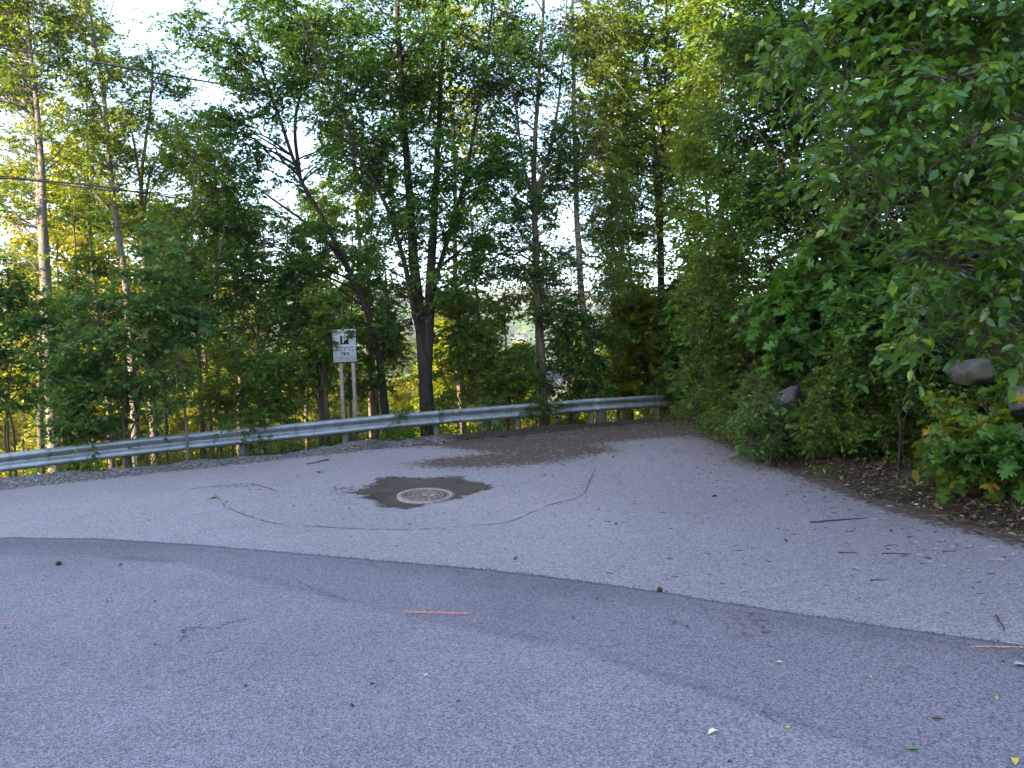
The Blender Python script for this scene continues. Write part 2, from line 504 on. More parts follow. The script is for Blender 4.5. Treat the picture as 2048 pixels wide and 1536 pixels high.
def water_mat():
    m, nt, out = material('wet silty asphalt')
    tc = nd(nt, 'ShaderNodeTexCoord'); ob = tc.outputs['Object']
    n1 = nd(nt, 'ShaderNodeTexNoise', {'Vector': ob, 'Scale': 3.5, 'Detail': 7.0, 'Roughness': .7})
    n2 = nd(nt, 'ShaderNodeTexNoise', {'Vector': ob, 'Scale': 60.0, 'Detail': 3.0})
    c = ramp(nt, n1.outputs[0], [(.35, (.04, .034, .033)), (.55, (.065, .052, .044)), (.7, (.12, .092, .065))]).outputs[0]
    ro = nd(nt, 'ShaderNodeMapRange', {0: n1.outputs[0], 1: .4, 2: .65, 3: .42, 4: .6}).outputs[0]
    bp = nd(nt, 'ShaderNodeBump', {'Height': n2.outputs[0], 'Strength': .12, 'Distance': .01})
    b = nd(nt, 'ShaderNodeBsdfPrincipled', {'Base Color': c, 'Roughness': ro, 'Specular IOR Level': .16, 'Normal': bp.outputs[0]})
    ed = nd(nt, 'ShaderNodeAttribute', attribute_name='edge').outputs['Fac']
    n3 = nd(nt, 'ShaderNodeTexNoise', {'Vector': ob, 'Scale': 9.0, 'Detail': 8.0, 'Roughness': .7})
    k = math_(nt, 'ADD', ed, math_(nt, 'MULTIPLY', math_(nt, 'SUBTRACT', n3.outputs[0], .5), .9))
    k = nd(nt, 'ShaderNodeMapRange', {0: k, 1: .80, 2: .98}).outputs[0]
    mx = nd(nt, 'ShaderNodeMixShader', {0: k, 1: b.outputs[0], 2: nd(nt, 'ShaderNodeBsdfTransparent').outputs[0]})
    nt.links.new(mx.outputs[0], out.inputs[0])
    return m


M['water'] = water_mat()

# ------------------------------------------------------------------ setting: ground, asphalt, road
def graded(lo, hi, step, far_lo, far_hi, q=1.16):
    a = list(np.arange(lo, hi + step * .5, step))
    s = step; x = a[-1]
    while x < far_hi:
        s *= q; x += s; a.append(x)
    s = step; x = a[0]; b = []
    while x > far_lo:
        s *= q; x -= s; b.append(x)
    return np.array(b[::-1] + a)


def grid(xs, ys):
    X, Y = np.meshgrid(xs, ys)
    n, m = X.shape
    i = np.arange(n * m).reshape(n, m)
    f = np.stack([i[:-1, :-1], i[:-1, 1:], i[1:, 1:], i[1:, :-1]], -1).reshape(-1, 4)
    return X.ravel(), Y.ravel(), f


x, y, f = grid(graded(-12, 11, .17, -1500, 1800, 1.085), graded(3, 24, .17, -150, 2300, 1.09))
z = terrain(x, y)
_, s_ = ts(x, y)
g_ob = mesh('ground', np.stack([x, y, z], 1), f, M['ground'], smooth=True, attrs={'far': sst(60, 160, s_)})
tag(g_ob, kind='structure')

# pale asphalt lay-by
x, y, f = grid(graded(-10, 5.5, .07, -45, 14, 1.12), graded(3, 20.5, .07, -9, 34, 1.12))
t_, s_ = ts(x, y)
keep_v = (s_ < -.15)
fk = keep_v[f].all(1)
dirt = np.zeros_like(x)


def blob_px(px, py, rx, ry, amp):
    q = ground(px, py)
    return amp * np.exp(-(((x - q[0]) / rx) ** 2 + ((y - q[1]) / ry) ** 2))


for a in [(1100, 878, 1.7, 1.0, 1.0), (1010, 890, 1.0, .8, .7), (1220, 868, 1.6, .8, .9), (1130, 900, 1.1, .7, .75), (960, 922, 1.2, .9, .40), (1000, 880, 1.3, .9, .8),
          (1070, 918, 1.2, .9, .42), (1330, 850, 1.3, 1.2, .9), (890, 925, .8, .6, .36), (715, 978, .8, .4, .40), (1180, 860, 2.2, .8, .7),
          (470, 973, .5, .15, .42), (1800, 1000, .3, .8, .5)]:
    dirt += blob_px(*a)
bd = bankx(y) - x
dirt += .75 * np.exp(-np.maximum(bd - .1, 0) ** 2 / .25 ** 2) + .28 * np.exp(-np.maximum(bd, 0) ** 2 / 1.1 ** 2) * sst(5, 8, y)
dirt += .55 * np.exp(-np.maximum(-.9 - s_, 0) ** 2 / .35 ** 2)
dirt = dirt * sst(4, 6.5, y)
dark = .6 * np.exp(-np.maximum(bd, 0) ** 2 / 2.4 ** 2) + .25 * sst(-.3, .5, fbm(x * .35, y * .35, 31))  # darker towards the bank: tree shade painted in along with dirt film
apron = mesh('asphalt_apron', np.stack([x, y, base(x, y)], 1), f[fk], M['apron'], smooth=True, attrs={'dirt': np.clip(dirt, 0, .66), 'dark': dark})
tag(apron, kind='structure')

# newer road surface with its laid edge
EDGE = [(-700, 1120), (-300, 1086), (0, 1078), (200, 1080), (400, 1093), (600, 1110), (800, 1128), (1000, 1145), (1150, 1164), (1300, 1185), (1450, 1210),
        (1600, 1234), (1750, 1255), (1900, 1276), (2048, 1298)]
EP = np.array([ground(*e) for e in EDGE])
ex = np.concatenate([[-45, -30, -18], EP[:, 0], [5, 9, 16]])
ey = np.concatenate([[-4, 3, 7.2], EP[:, 1], [3.15, 1.6, -1]])
o = np.argsort(ex); ex, ey = ex[o], ey[o]
xs = graded(-7, 4, .06, -23, 14, 1.12)
yed = np.interp(xs, ex, ey)
ker = np.ones(9) / 9
yed[8:-8] = np.convolve(yed, ker, 'same')[8:-8]
yed = yed + .02 * fbm(xs * 3, xs * 0 + 3, 41) + .014 * fbm(xs * 12, xs * 0 + 7, 42)
vs = np.concatenate([np.linspace(0, .5, 30)[:-1], np.linspace(.5, 1, 90)])
Xr = np.repeat(xs[None], len(vs), 0)
Yr = -8.5 + (yed[None] + 8.5) * vs[:, None]
Zr = base(Xr, Yr) + .016
Xr = np.vstack([Xr, xs[None]]); Yr = np.vstack([Yr, yed[None] + .012]); Zr = np.vstack([Zr, base(xs, yed)[None] - .01])
n, m = Xr.shape
i = np.arange(n * m).reshape(n, m)
f = np.stack([i[:-1, :-1], i[:-1, 1:], i[1:, 1:], i[1:, :-1]], -1).reshape(-1, 4)
x, y = Xr.ravel(), Yr.ravel()
de = np.interp(x, xs, yed) - y
SEAM = np.array([ground(*e) for e in [(-200, 1110), (150, 1112), (370, 1130), (560, 1170), (760, 1222), (950, 1262), (1150, 1300), (1400, 1385), (1560, 1440), (1800, 1530), (2000, 1640)]])
ds = np.interp(x, SEAM[:, 0], SEAM[:, 1]) - y
dark = .40 * sst(0, .15, de) * (1 - sst(-.06, .10, ds + .05 * fbm(x * 4, y * 4, 44))) * (.75 + .5 * fbm(x * .8, y * .8, 45)) + .35 * np.exp(-(de / .3) ** 2)
dark += .55 * np.exp(-(ds / .06) ** 2) * sst(-.3, .3, fbm(x * 2, y * 2, 46) + .1)
dark += .30 * sst(-.1, .5, fbm(x * .5, y * .5, 47)) + .28 * sst(.0, .5, fbm((x * .887 - y * .462) * .25, (x * .462 + y * .887) * 1.1, 49)) + .3 * sst(1.0, 4.0, x)
dirt = np.zeros_like(x)
for a in [(1500, 1255, .25, .5, .35)]:
    q = ground(a[0], a[1]); dirt += a[4] * np.exp(-(((x - q[0]) / a[2]) ** 2 + ((y - q[1]) / a[3]) ** 2))
road = mesh('road', np.stack([x, y, Zr.ravel()], 1), f, M['road'], smooth=True, attrs={'dark': np.clip(dark, 0, 1), 'dirt': dirt})
tag(road, kind='structure')


def surf(x, y):
    """height of the paved surface"""
    r = np.interp(x, xs, yed) > y
    return base(x, y) + np.where(r, .016, 0)


# gravel verge under the rail
tt = np.arange(-22, 9.6, .06); sv = np.linspace(-1.55, .75, 40)
T_, S_ = np.meshgrid(tt, sv)
x = P0[0] + U[0] * T_ + N[0] * S_; y = P0[1] + U[1] * T_ + N[1] * S_
hump = .14 * np.exp(-((S_ + .45) / .42) ** 2) * (.8 + .7 * fbm(T_ * .7, S_ * .7, 51)) + .05 * fbm(T_ * 5, S_ * 5, 52) * np.exp(-((S_ + .4) / .6) ** 2)
z = base(x, y) - .035 - .5 * np.maximum(S_ - .1, 0) ** 1.3 + hump - .12 * sst(-1.25, -1.55, S_) + .025 * fbm(T_ * 1.3, S_ * 1.3, 55)
n, m = T_.shape
i = np.arange(n * m).reshape(n, m)
f = np.stack([i[:-1, :-1], i[:-1, 1:], i[1:, 1:], i[1:, :-1]], -1).reshape(-1, 4)
gv = mesh('gravel_verge', np.stack([x.ravel(), y.ravel(), z.ravel()], 1), f, M['gravel'], smooth=True, attrs={'dirt': (sst(-1, 4.5, T_) * .55).ravel()})
tag(gv, kind='structure')


def drape(name, poly, mat, lift, res=.05, wob=.0, seed=0):
    """a ragged flat patch lying on the asphalt, from outline points"""
    poly = np.asarray(poly)[:, :2]
    q = catmull(np.vstack([poly, poly[:1]]), len(poly) * 24)
    c = poly.mean(0)
    d = q - c
    k = 1 + wob * fbm(q[:, 0] * 9, q[:, 1] * 9, seed)[:, None]
    rings = np.linspace(0, 1, 14)
    V = []
    for r in rings:
        w = c + d * (k if r > .9 else 1) * r * 1.12
        V.append(np.stack([w[:, 0], w[:, 1], surf(w[:, 0], w[:, 1]) + lift], 1))
    n = len(q)
    i = np.arange(n * len(rings)).reshape(len(rings), n)
    f = np.stack([i[:-1], np.roll(i[:-1], -1, 1), np.roll(i[1:], -1, 1), i[1:]], -1).reshape(-1, 4)
    return mesh(name, np.concatenate(V), f, mat, smooth=True, attrs={'edge': np.repeat(rings, n)})


pud = drape('puddle', [ground(*e) for e in [(690, 985), (722, 982), (750, 968), (757, 957), (800, 955), (850, 957), (890, 954), (928, 955), (922, 961), (960, 967), (985, 975), (965, 981), (930, 990),
                                              (905, 999), (885, 1003), (860, 1006), (842, 1012), (815, 1017), (775, 1014), (755, 1008), (755, 1002), (725, 996), (728, 990)]], M['water'], .004, wob=.06, seed=3)
tag(pud, kind='structure')


def ribbon(name, pts, w, mat, lift=.004, seed=0, jit=.02, gap=.36):
    q = catmull(np.asarray(pts), 140)
    q[:, 0] += jit * fbm(q[:, 0] * 6, q[:, 1] * 6, seed); q[:, 1] += jit * fbm(q[:, 0] * 6, q[:, 1] * 6, seed + 5)
    d = np.gradient(q[:, :2], axis=0); d = nrm(d); nn = np.stack([-d[:, 1], d[:, 0]], 1)
    ww = w * np.clip(.45 + 1.3 * vnoise(np.arange(140) * .5, np.zeros(140), seed), .25, 2)[:, None]
    a = q[:, :2] + nn * ww; b = q[:, :2] - nn * ww
    V = np.concatenate([np.stack([p[:, 0], p[:, 1], surf(p[:, 0], p[:, 1]) + lift], 1) for p in (a, b)])
    i = np.arange(139)
    i = i[vnoise(i * .55, i * 0. + 2, seed + 9) + .25 * vnoise(i * 1.7, i * 0., seed) > gap]
    return mesh(name, V, np.stack([i, i + 1, i + 141, i + 140], 1), mat)


tag(ribbon('road_seam', [ground(*e) for e in [(430, 990), (455, 1015), (500, 1033), (560, 1048), (700, 1057), (820, 1059), (900, 1055), (1010, 1045), (1060, 1026), (1100, 1010), (1160, 993), (1178, 965), (1192, 935)]], .009, M['seam'], seed=4), kind='structure')
tag(ribbon('road_seam', [ground(*e) for e in [(560, 985), (500, 968), (440, 972), (380, 978)]], .018, M['seam'], seed=9), kind='structure')
CR = [[(368, 1272), (380, 1262), (412, 1258), (440, 1260), (452, 1252), (480, 1246), (505, 1243)], [(350, 1290), (366, 1274), (390, 1268)], [(1518, 1432), (1540, 1440), (1556, 1444)], [(600, 1165), (660, 1190), (700, 1205)],
      [(425, 1312), (440, 1308), (455, 1300)]]
for k, c in enumerate(CR):
    tag(ribbon('road_crack', [ground(*e) for e in c], (.008, .006, .006, .004, .005)[k], M['crack'], .004, seed=60 + k, jit=.08, gap=.60), kind='structure')

# ------------------------------------------------------------------ guardrail
def rail_z(t):
    p = rail_pt(t)
    return float(base(p[0], p[1]))


def beam_fit():
    T, Z = [], []
    for px, py in [(-300, 940), (0, 906), (240, 882), (477, 858), (690, 836), (879, 820), (1024, 809), (1180, 798), (1346, 788)]:
        r = ray(px, py)
        lam = (P0[0] * N[0] + P0[1] * N[1]) / (r.x * N[0] + r.y * N[1])
        T.append((r.x * lam - P0[0]) * U[0] + (r.y * lam - P0[1]) * U[1]); Z.append(r.z * lam + EYE)
    c = np.polyfit(T, Z, 2)
    return c, min(T), max(T)


BF, BT0, BT1 = beam_fit()


def beam_z(t):
    return float(np.polyval(BF, min(max(t, BT0), BT1 + 1.0))) - .155


guard = empty('guardrail', rail_pt(-2, 0, rail_z(-2)), 'long galvanised steel guardrail between the lay-by and the trees', 'guardrail')


def local(V, ob):
    return np.asarray(V, float) - np.array(ob.location)


prof = [(.155, .012), (.150, .035), (.118, .080), (.078, .083), (.036, .040), (.018, .004), (-.018, .004), (-.036, .040), (-.078, .083), (-.118, .080), (-.150, .035), (-.155, .012)]
inner = [(z_ * .985, d_ - .006) for z_, d_ in prof[::-1]]
loop = prof + inner
segs = [(-22.4, -14.1), (-14.2, -6.05), (-6.15, -2.0), (-2.1, 2.1), (2.0, 6.15), (6.05, 9.6)]
for k, (t0, t1) in enumerate(segs):
    tv = np.linspace(t0, t1, int((t1 - t0) / .15) + 2)
    V = []
    for t in tv:
        zc = beam_z(t) + .006 * math.sin(t * 1.3) + .006 * float(fbm(t * .8, 0.5, 71))
        s0 = .02 * float(fbm(t * .35, 2.5, 72)) + .0035 * (k % 2)
        for z_, d_ in loop:
            p = rail_pt(t, s0 - d_)
            V.append((p[0], p[1], zc + z_ + .015 * float(fbm(t * 1.7, z_ * 8, 73)) * .5))
    m = len(loop); i = np.arange(len(tv) * m).reshape(len(tv), m)
    f = np.stack([i[:-1], i[1:], np.roll(i[1:], -1, 1), np.roll(i[:-1], -1, 1)], -1).reshape(-1, 4)
    bm_ = mesh('beam', local(V, guard), [f, i[:1, ::-1], i[-1:]], M['steel'], guard)
    if -14 < t1 < 9:
        for dt in (-.06, -.02):
            for z_, d_ in ((.098, .086), (-.098, .086)):
                mb = MB()
                p = rail_pt(t1 + dt * 2, -d_ - .004); zc = beam_z(t1) + z_
                mb.tube(local([(p[0] + N[0] * .01, p[1] + N[1] * .01, zc), (p[0] - N[0] * .012, p[1] - N[1] * .012, zc)], guard), .014, 6)
                mb.build('bolt', M['steel'], bm_)
for t in np.arange(-20, 9.1, 2.0):
    p = rail_pt(t, .085)
    mb = MB()
    z0 = beam_z(t) - .40
    mb.tube([(p[0], p[1], z0 - .9), (p[0], p[1], z0 + .1), (p[0], p[1], z0 + .49), (p[0], p[1], z0 + .5)], [.07, .07, .07, .045], 12)
    o = mb.build('post', M['post_rail'], guard, smooth=False)
    me = o.data
    co = np.empty(len(me.vertices) * 3, np.float32); me.vertices.foreach_get('co', co)
    me.vertices.foreach_set('co', (co.reshape(-1, 3) - np.array(guard.location, np.float32)).ravel())

# ------------------------------------------------------------------ parking sign
def text_mesh(body, size, bold=.0, extrude=.001):
    cu = bpy.data.curves.new('lettering', 'FONT')
    cu.body = body; cu.size = size; cu.align_x = 'CENTER'; cu.align_y = 'CENTER'
    cu.extrude = extrude; cu.offset = bold
    o = bpy.data.objects.new('lettering', cu)
    COL.objects.link(o)
    dg = bpy.context.evaluated_depsgraph_get()
    me = bpy.data.meshes.new_from_object(o.evaluated_get(dg))
    bpy.data.objects.remove(o)
    return me


sp = ground(700, 897)
tS, sS = 0.12, .42
sp = rail_pt(tS, sS); sp[2] = float(terrain(sp[0], sp[1])) - .05
face = math.atan2(-sp[0], sp[1]) * .5
sign = empty('parking_sign', sp, 'white private parking sign on two pale posts behind the guardrail, half covered by leaves', 'sign', rz=face + R(4))
top_z = (P(689, 657, sp[1])[2] - sp[2]); bot_z = (P(689, 726, sp[1])[2] - sp[2])
W_ = .51; H_ = top_z - bot_z; cz = (top_z + bot_z) / 2
cx = (P(689, 690, sp[1])[0] - sp[0])
mb = MB().box((cx, -.045, cz), (W_, .006, H_))
mb.build('panel', M['sign_black'], sign)
panel = MB().box((cx, -.0495, cz), (W_ - .035, .004, H_ - .035)).build('sign_face', M['sign_white'], sign)
for dx in (-.09, .16):
    MB().box((cx + dx, -.006, top_z * .5 - .55 * .5 + .02), (.075, .07, top_z + .5)).build('post', M['post'], sign)
RX = Matrix.Rotation(R(90), 4, 'X')


def letter(body, size, dz, dx=0, bold=.0, mat='sign_black', y=-.0525):
    me = text_mesh(body, size, bold)
    me.transform(Matrix.Translation((cx + dx, y, cz + dz)) @ RX)
    me.materials.clear(); me.materials.append(M[mat])
    o = bpy.data.objects.new('lettering', me); COL.objects.link(o); o.parent = sign
    return o


letter('PRIVAT OMRÅDE', .062, H_ * .5 - .075, bold=.0015)
MB().box((cx, -.0525, cz + .115), (.165, .003, .175)).build('parking_symbol', M['sign_black'], sign)
letter('P', .19, .115, bold=.004, mat='sign_white', y=-.0555)
letter('Parkering kun for', .052, -.035, bold=.0012)
letter('Odins vei 52, 60 og 64', .052, -.092, bold=.0012)
MB().box((cx, -.0525, cz - .17), (.165, .003, .06)).build('pictogram', M['sign_black'], sign)
mb = MB()
for (dx, dz, w, h) in ((-.05, -.182, .05, .018), (-.062, -.165, .018, .02), (-.034, -.168, .012, .03), (.03, -.18, .055, .014), (.045, -.166, .03, .018), (.018, -.17, .02, .012)):
    mb.box((cx + dx, -.0555, cz + dz), (w, .003, h))
mb.build('pictogram_shapes', M['sign_white'], sign)
letter('Ved parkering uten gyldig tillatelse', .024, -.238)
letter('ilegges kontrollavgift', .024, -.268)

# ------------------------------------------------------------------ drain
dz = float(base(*MAN))
gx = (float(base(MAN[0] + .3, MAN[1])) - float(base(MAN[0] - .3, MAN[1]))) / .6
gy = (float(base(MAN[0], MAN[1] + .3)) - float(base(MAN[0], MAN[1] - .3))) / .6
drain = empty('drain_cover', (MAN[0], MAN[1], dz + .014), 'round rusty iron drain grate set in the wet patch of the lay-by', 'drain cover')
drain.rotation_euler = (math.atan(gy), -math.atan(gx), R(20))


def ring(mb, r0, r1, z0, z1, n=64):
    a = np.arange(n) * 2 * np.pi / n
    c, s = np.cos(a), np.sin(a)
    V = []
    for r, z in ((r0, z0), (r0, z1), (r1, z1), (r1, z0)):
        V.append(np.stack([c * r, s * r, np.full(n, z)], 1))
    i = np.arange(4 * n).reshape(4, n)
    f = np.stack([i[:-1], np.roll(i[:-1], -1, 1), np.roll(i[1:], -1, 1), i[1:]], -1).reshape(-1, 4)
    mb.add(np.concatenate(V), f)


mb = MB(); ring(mb, .315, .385, -.02, .012); mb.build('frame', M['iron_rim'], drain, smooth=False)
mb = MB(); ring(mb, .285, .308, -.02, .010); ring(mb, .0, .055, -.02, .010)
for r0 in (.12, .18, .235):
    ring(mb, r0 - .007, r0 + .007, -.018, .0085)
for k in range(16):
    a = k * 2 * math.pi / 16
    c, s = math.cos(a), math.sin(a)
    mb.box((c * .172, s * .172, -.006), (.235, .016 if k % 4 else .034, .026), Matrix.Rotation(a, 3, 'Z'))
mb.build('grate', M['iron'], drain)
mb = MB()
a = np.arange(48) * 2 * np.pi / 48
mb.add(np.concatenate([np.stack([np.cos(a) * .31, np.sin(a) * .31, a * 0 + .0035], 1), [[0, 0, .0035]]]), [(k, (k + 1) % 48, 48) for k in range(48)])
mb.build('pit', M['hole'], drain)

# ------------------------------------------------------------------ plants
LEAF = {
    'ovate': (np.array([(0, 0, 0), (-.26, .32, .07), (-.22, .66, .05), (0, 1, -.06), (.22, .66, .05), (.26, .32, .07)]), [[(0, 3, 2, 1), (0, 5, 4, 3)]]),
    'lance': (np.array([(0, 0, 0), (-.17, .30, .05), (-.15, .65, .03), (0, 1, -.10), (.15, .65, .03), (.17, .30, .05)]), [[(0, 3, 2, 1), (0, 5, 4, 3)]]),
    'quad': (np.array([(0, 0, 0), (-.3, .5, .08), (0, 1, -.04), (.3, .5, .08)]), [[(0, 3, 2), (0, 2, 1)]]),
    'maple': (np.array([(0, 0, 0), (-.22, -.06, 0), (-.40, .12, -.03), (-.24, .20, .03), (-.56, .50, -.06), (-.36, .50, .02), (-.40, .68, -.02), (-.16, .60, .04), (-.20, .84, .0), (-.08, .82, .03), (0, 1.08, -.06),
                        (.08, .82, .03), (.20, .84, .0), (.16, .60, .04), (.40, .68, -.02), (.36, .50, .02), (.56, .50, -.06), (.24, .20, .03), (.40, .12, -.03), (.22, -.06, 0), (0, .45, .05)]),
              [[(20, a, a + 1) for a in range(0, 19)] + [(20, 19, 0)]]),
    'blade': (np.array([(-.02, 0, 0), (.02, 0, 0), (.016, .5, .03), (-.016, .5, .03), (0, 1, -.12)]), [[(0, 1, 2, 3)], [(3, 2, 4)]]),
}


def leaves(pos, d, nrmv, size, kind, g):
    """geometry of many leaves: base pos, direction d, approximate normal"""
    T, faces = LEAF[kind]
    d = nrm(d); r = nrm(np.cross(d, nrmv)); n = np.cross(r, d)
    sz = np.asarray(size)[:, None, None]
    wid = (1 + .18 * g.standard_normal(len(pos)))[:, None, None]
    V = pos[:, None] + sz * (T[None, :, 0:1] * r[:, None] * wid + T[None, :, 1:2] * d[:, None] + T[None, :, 2:3] * n[:, None] * (1 + g.standard_normal(len(pos))[:, None, None] * .6))
    m = len(T)
    off = (np.arange(len(pos)) * m)[:, None, None]
    return V.reshape(-1, 3), [(np.array(f)[None] + off).reshape(-1, len(f[0])) for f in faces]


def blob(px, py, rx, ry, d, dr=None):
    """crown mass: pixel centre and half sizes, distance -> world ellipsoid"""
    c = P(px, py, d)
    a, b = rx * d / F, ry * d / F
    return c, np.array((a, dr if dr else max(.6, .45 * (a + b)), b))


def foliage(stems, blobs, nl, nb, ns, L, size, kind, seed, zmin=None, limb_r=.028, sub=1.0, shoot=.5, droop=.15, up=.35, twig_k=3, flat=.8, sub_r=.007):
    """grows limbs from the stems into the crown masses; returns wood (verts, quads) and leaf (verts, faces)"""
    g = np.random.default_rng(seed)
    S = np.concatenate([s[0] for s in stems]); SR = np.concatenate([s[1] for s in stems])
    w = np.array([(b[1][0] * b[1][1] * b[1][2]) ** .72 for b in blobs]); w /= w.sum()
    bi = g.choice(len(blobs), nl, p=w)
    C = np.array([b[0] for b in blobs])[bi]; RR = np.array([b[1] for b in blobs])[bi]
    v = nrm(g.standard_normal((nl, 3))) * (g.random((nl, 1)) ** .4)
    E = C + v * RR
    hd = np.linalg.norm(S[None, :, :2] - E[:, None, :2], axis=2)
    want = E[:, None, 2] - up * hd
    cost = np.abs(S[None, :, 2] - want) + .55 * hd + .4 * g.random((nl, len(S)))
    k = cost.argmin(1)
    A = S[k]; r0 = np.minimum(SR[k] * .55, limb_r)
    D = E - A
    ln = np.linalg.norm(D, axis=1, keepdims=True)
    ctrl = A + D * .5 + g.standard_normal((nl, 3)) * ln * .09 + np.array((0, 0, 1)) * ln * .10
    u = np.linspace(0, 1, 9)[None, :, None]
    Lm = (1 - u) ** 2 * A[:, None] + 2 * u * (1 - u) * ctrl[:, None] + u * u * E[:, None]
    Lm = Lm + .025 * ln[:, None] * g.standard_normal(Lm.shape) * (u * (1 - u) * 2.5)
    lr = r0[:, None] * (1 - .75 * u[..., 0]) * np.minimum(1, .45 + ln * .25) + .0025
    # sub-branches
    n2 = nl * nb
    li = np.repeat(np.arange(nl), nb)
    tt = np.clip(.22 + .78 * g.random(n2) ** .75, 0, 1)
    fi = tt * 8; i0 = np.minimum(fi.astype(int), 7); fr = (fi - i0)[:, None]
    B = Lm[li, i0] * (1 - fr) + Lm[li, i0 + 1] * fr
    tg = nrm(Lm[li, i0 + 1] - Lm[li, i0])
    d = nrm(tg * .75 + nrm(g.standard_normal((n2, 3))) * np.array((1, 1, .65)) + np.array((0, 0, .12)))
    sl = sub * (.5 + .8 * g.random(n2))[:, None] * np.clip(1.25 - .5 * tt[:, None], .5, 1.3)
    u5 = np.linspace(0, 1, 5)[None, :, None]
    G = np.array((0, 0, -1.))
    SB = B[:, None] + d[:, None] * sl[:, None] * u5 + G * (droop * sl[:, None]) * u5 ** 2 + .03 * sl[:, None] * g.standard_normal((n2, 5, 3)) * u5
    sr = np.full((n2, 5), sub_r) * (1 - .7 * u5[..., 0]) + .0012
    # shoots
    n3 = n2 * ns
    si = np.repeat(np.arange(n2), ns)
    t3 = np.clip(.15 + .85 * g.random(n3), 0, 1)
    fi = t3 * 4; i0 = np.minimum(fi.astype(int), 3); fr = (fi - i0)[:, None]
    Bs = SB[si, i0] * (1 - fr) + SB[si, i0 + 1] * fr
    tg = nrm(SB[si, i0 + 1] - SB[si, i0])
    ds_ = nrm(tg * .8 + nrm(g.standard_normal((n3, 3))) * np.array((1, 1, .6)))
    hl = shoot * (.5 + .9 * g.random(n3))[:, None]
    # leaves
    n4 = n3 * L
    hi = np.repeat(np.arange(n3), L)
    t4 = (np.tile((np.arange(L) + .6) / L, n3) + .05 * g.standard_normal(n4))[:, None]
    pos = Bs[hi] + ds_[hi] * hl[hi] * t4 + G * (droop * hl[hi]) * t4 ** 2
    side = nrm(np.cross(ds_[hi], np.array((0, 0, 1.)) + .3 * g.standard_normal((n4, 3))))
    sg = np.where(np.tile(np.arange(L) % 2, n3) == 0, 1, -1)[:, None]
    ld = ds_[hi] * .55 + side * sg * .8 + G * (.10 + droop * .9) + .25 * g.standard_normal((n4, 3))
    nv = np.array((0, 0, 1.)) * flat + .55 * g.standard_normal((n4, 3))
    size = size * np.clip(1 + .28 * g.standard_normal(n4), .4, 1.7)
    LV, LF = leaves(pos, ld, nv, size, kind, g)
    wood = [tubes(Lm, lr, 5)[:2], tubes(SB, sr, 3)[:2]]
    if twig_k:
        SH = np.stack([Bs, Bs + ds_ * hl * .5 + G * droop * hl * .25, Bs + ds_ * hl + G * droop * hl], 1)
        wood.append(tubes(SH, np.full((n3, 3), .0026) * np.array([[1, .8, .4]]), 3)[:2])
    return wood, (LV, LF)


def stem(pts, r0, r1, n=26, d=None, flare=0.):
    """pts: pixel points with one distance d, or world points"""
    if d is not None:
        q = []
        for e in pts:
            q.append(P(e[0], e[1], e[2] if len(e) > 2 else d))
        pts = np.array(q)
    c = catmull(pts, n)
    c[:, :2] += .012 * np.random.default_rng(int(abs(c[0, 0]) * 1000)).standard_normal((n, 2)) * np.linspace(0, 1, n)[:, None]
    u = np.linspace(0, 1, n)
    r = r0 + (r1 - r0) * u ** .85
    if flare:
        r = r * (1 + flare * np.exp(-u * n / 2.2))
    return c, r


def plant(name, label, cat, stems, wood, leaf, bark, leafm, group=None, parts=('trunk', 'crown'), base_pt=None, side=12):
    b = stems[0][0][0] if base_pt is None else base_pt
    e = empty(name, b, label, cat, group)
    mb = MB()
    for c, r in stems:
        V, q, caps = tubes(c[None], r[None], side)
        mb.add(V - b, q)
    for V, q in wood:
        mb.add(V - b, q)
    mb.build(parts[0], M[bark], e, smooth=True)
    if not isinstance(leaf, list):
        leaf = [leaf]
    lb = MB()
    for V, fs in leaf:
        lb.add(V - b, *fs)
    lb.build(parts[1], M[leafm], e, smooth=False)
    return e


def on_terrain(px, d, dz=-.1):
    p = P(px, 800, d)
    p[2] = float(terrain(p[0], p[1])) + dz
    return p


def rooted(px, d, pts):
    """pixel polyline that starts from the terrain under (px, d)"""
    b = on_terrain(px, d, -.25)
    return [b] + [P(e[0], e[1], e[2] if len(e) > 2 else d) for e in pts]


QUICK = 1.0
#TREES_BEGIN
# --- the big many-stemmed tree in the middle
d = 17.4
st = [stem(rooted(860, d, [(856, 850), (851, 760), (845, 690), (836, 600), (826, 500), (820, 400), (812, 290), (803, 170), (797, 50), (790, -150), (786, -330)]), .19, .028, 40, flare=.45),
      stem([P(852, 750, d), P(858, 640, d), P(862, 540, d), P(868, 440, d + .3), P(874, 330, d + .5), P(880, 200, d + .6), P(888, 40, d + .7), P(895, -160, d + .7)], .14, .03, 34),
      stem([P(842, 680, d), P(828, 620, d - .2), P(814, 550, d - .3), P(796, 480, d - .5), P(765, 395, d - .7), P(716, 310, d - .9), P(690, 235, d - 1), P(640, 140, d - 1.1), P(600, 30, d - 1.1)], .075, .014, 34),
      stem([P(858, 650, d), P(866, 580, d), P(895, 480, d + .3), P(930, 360, d + .5), P(955, 220, d + .6), P(980, 60, d + .6), P(990, -100, d + .6)], .075, .014, 30)]
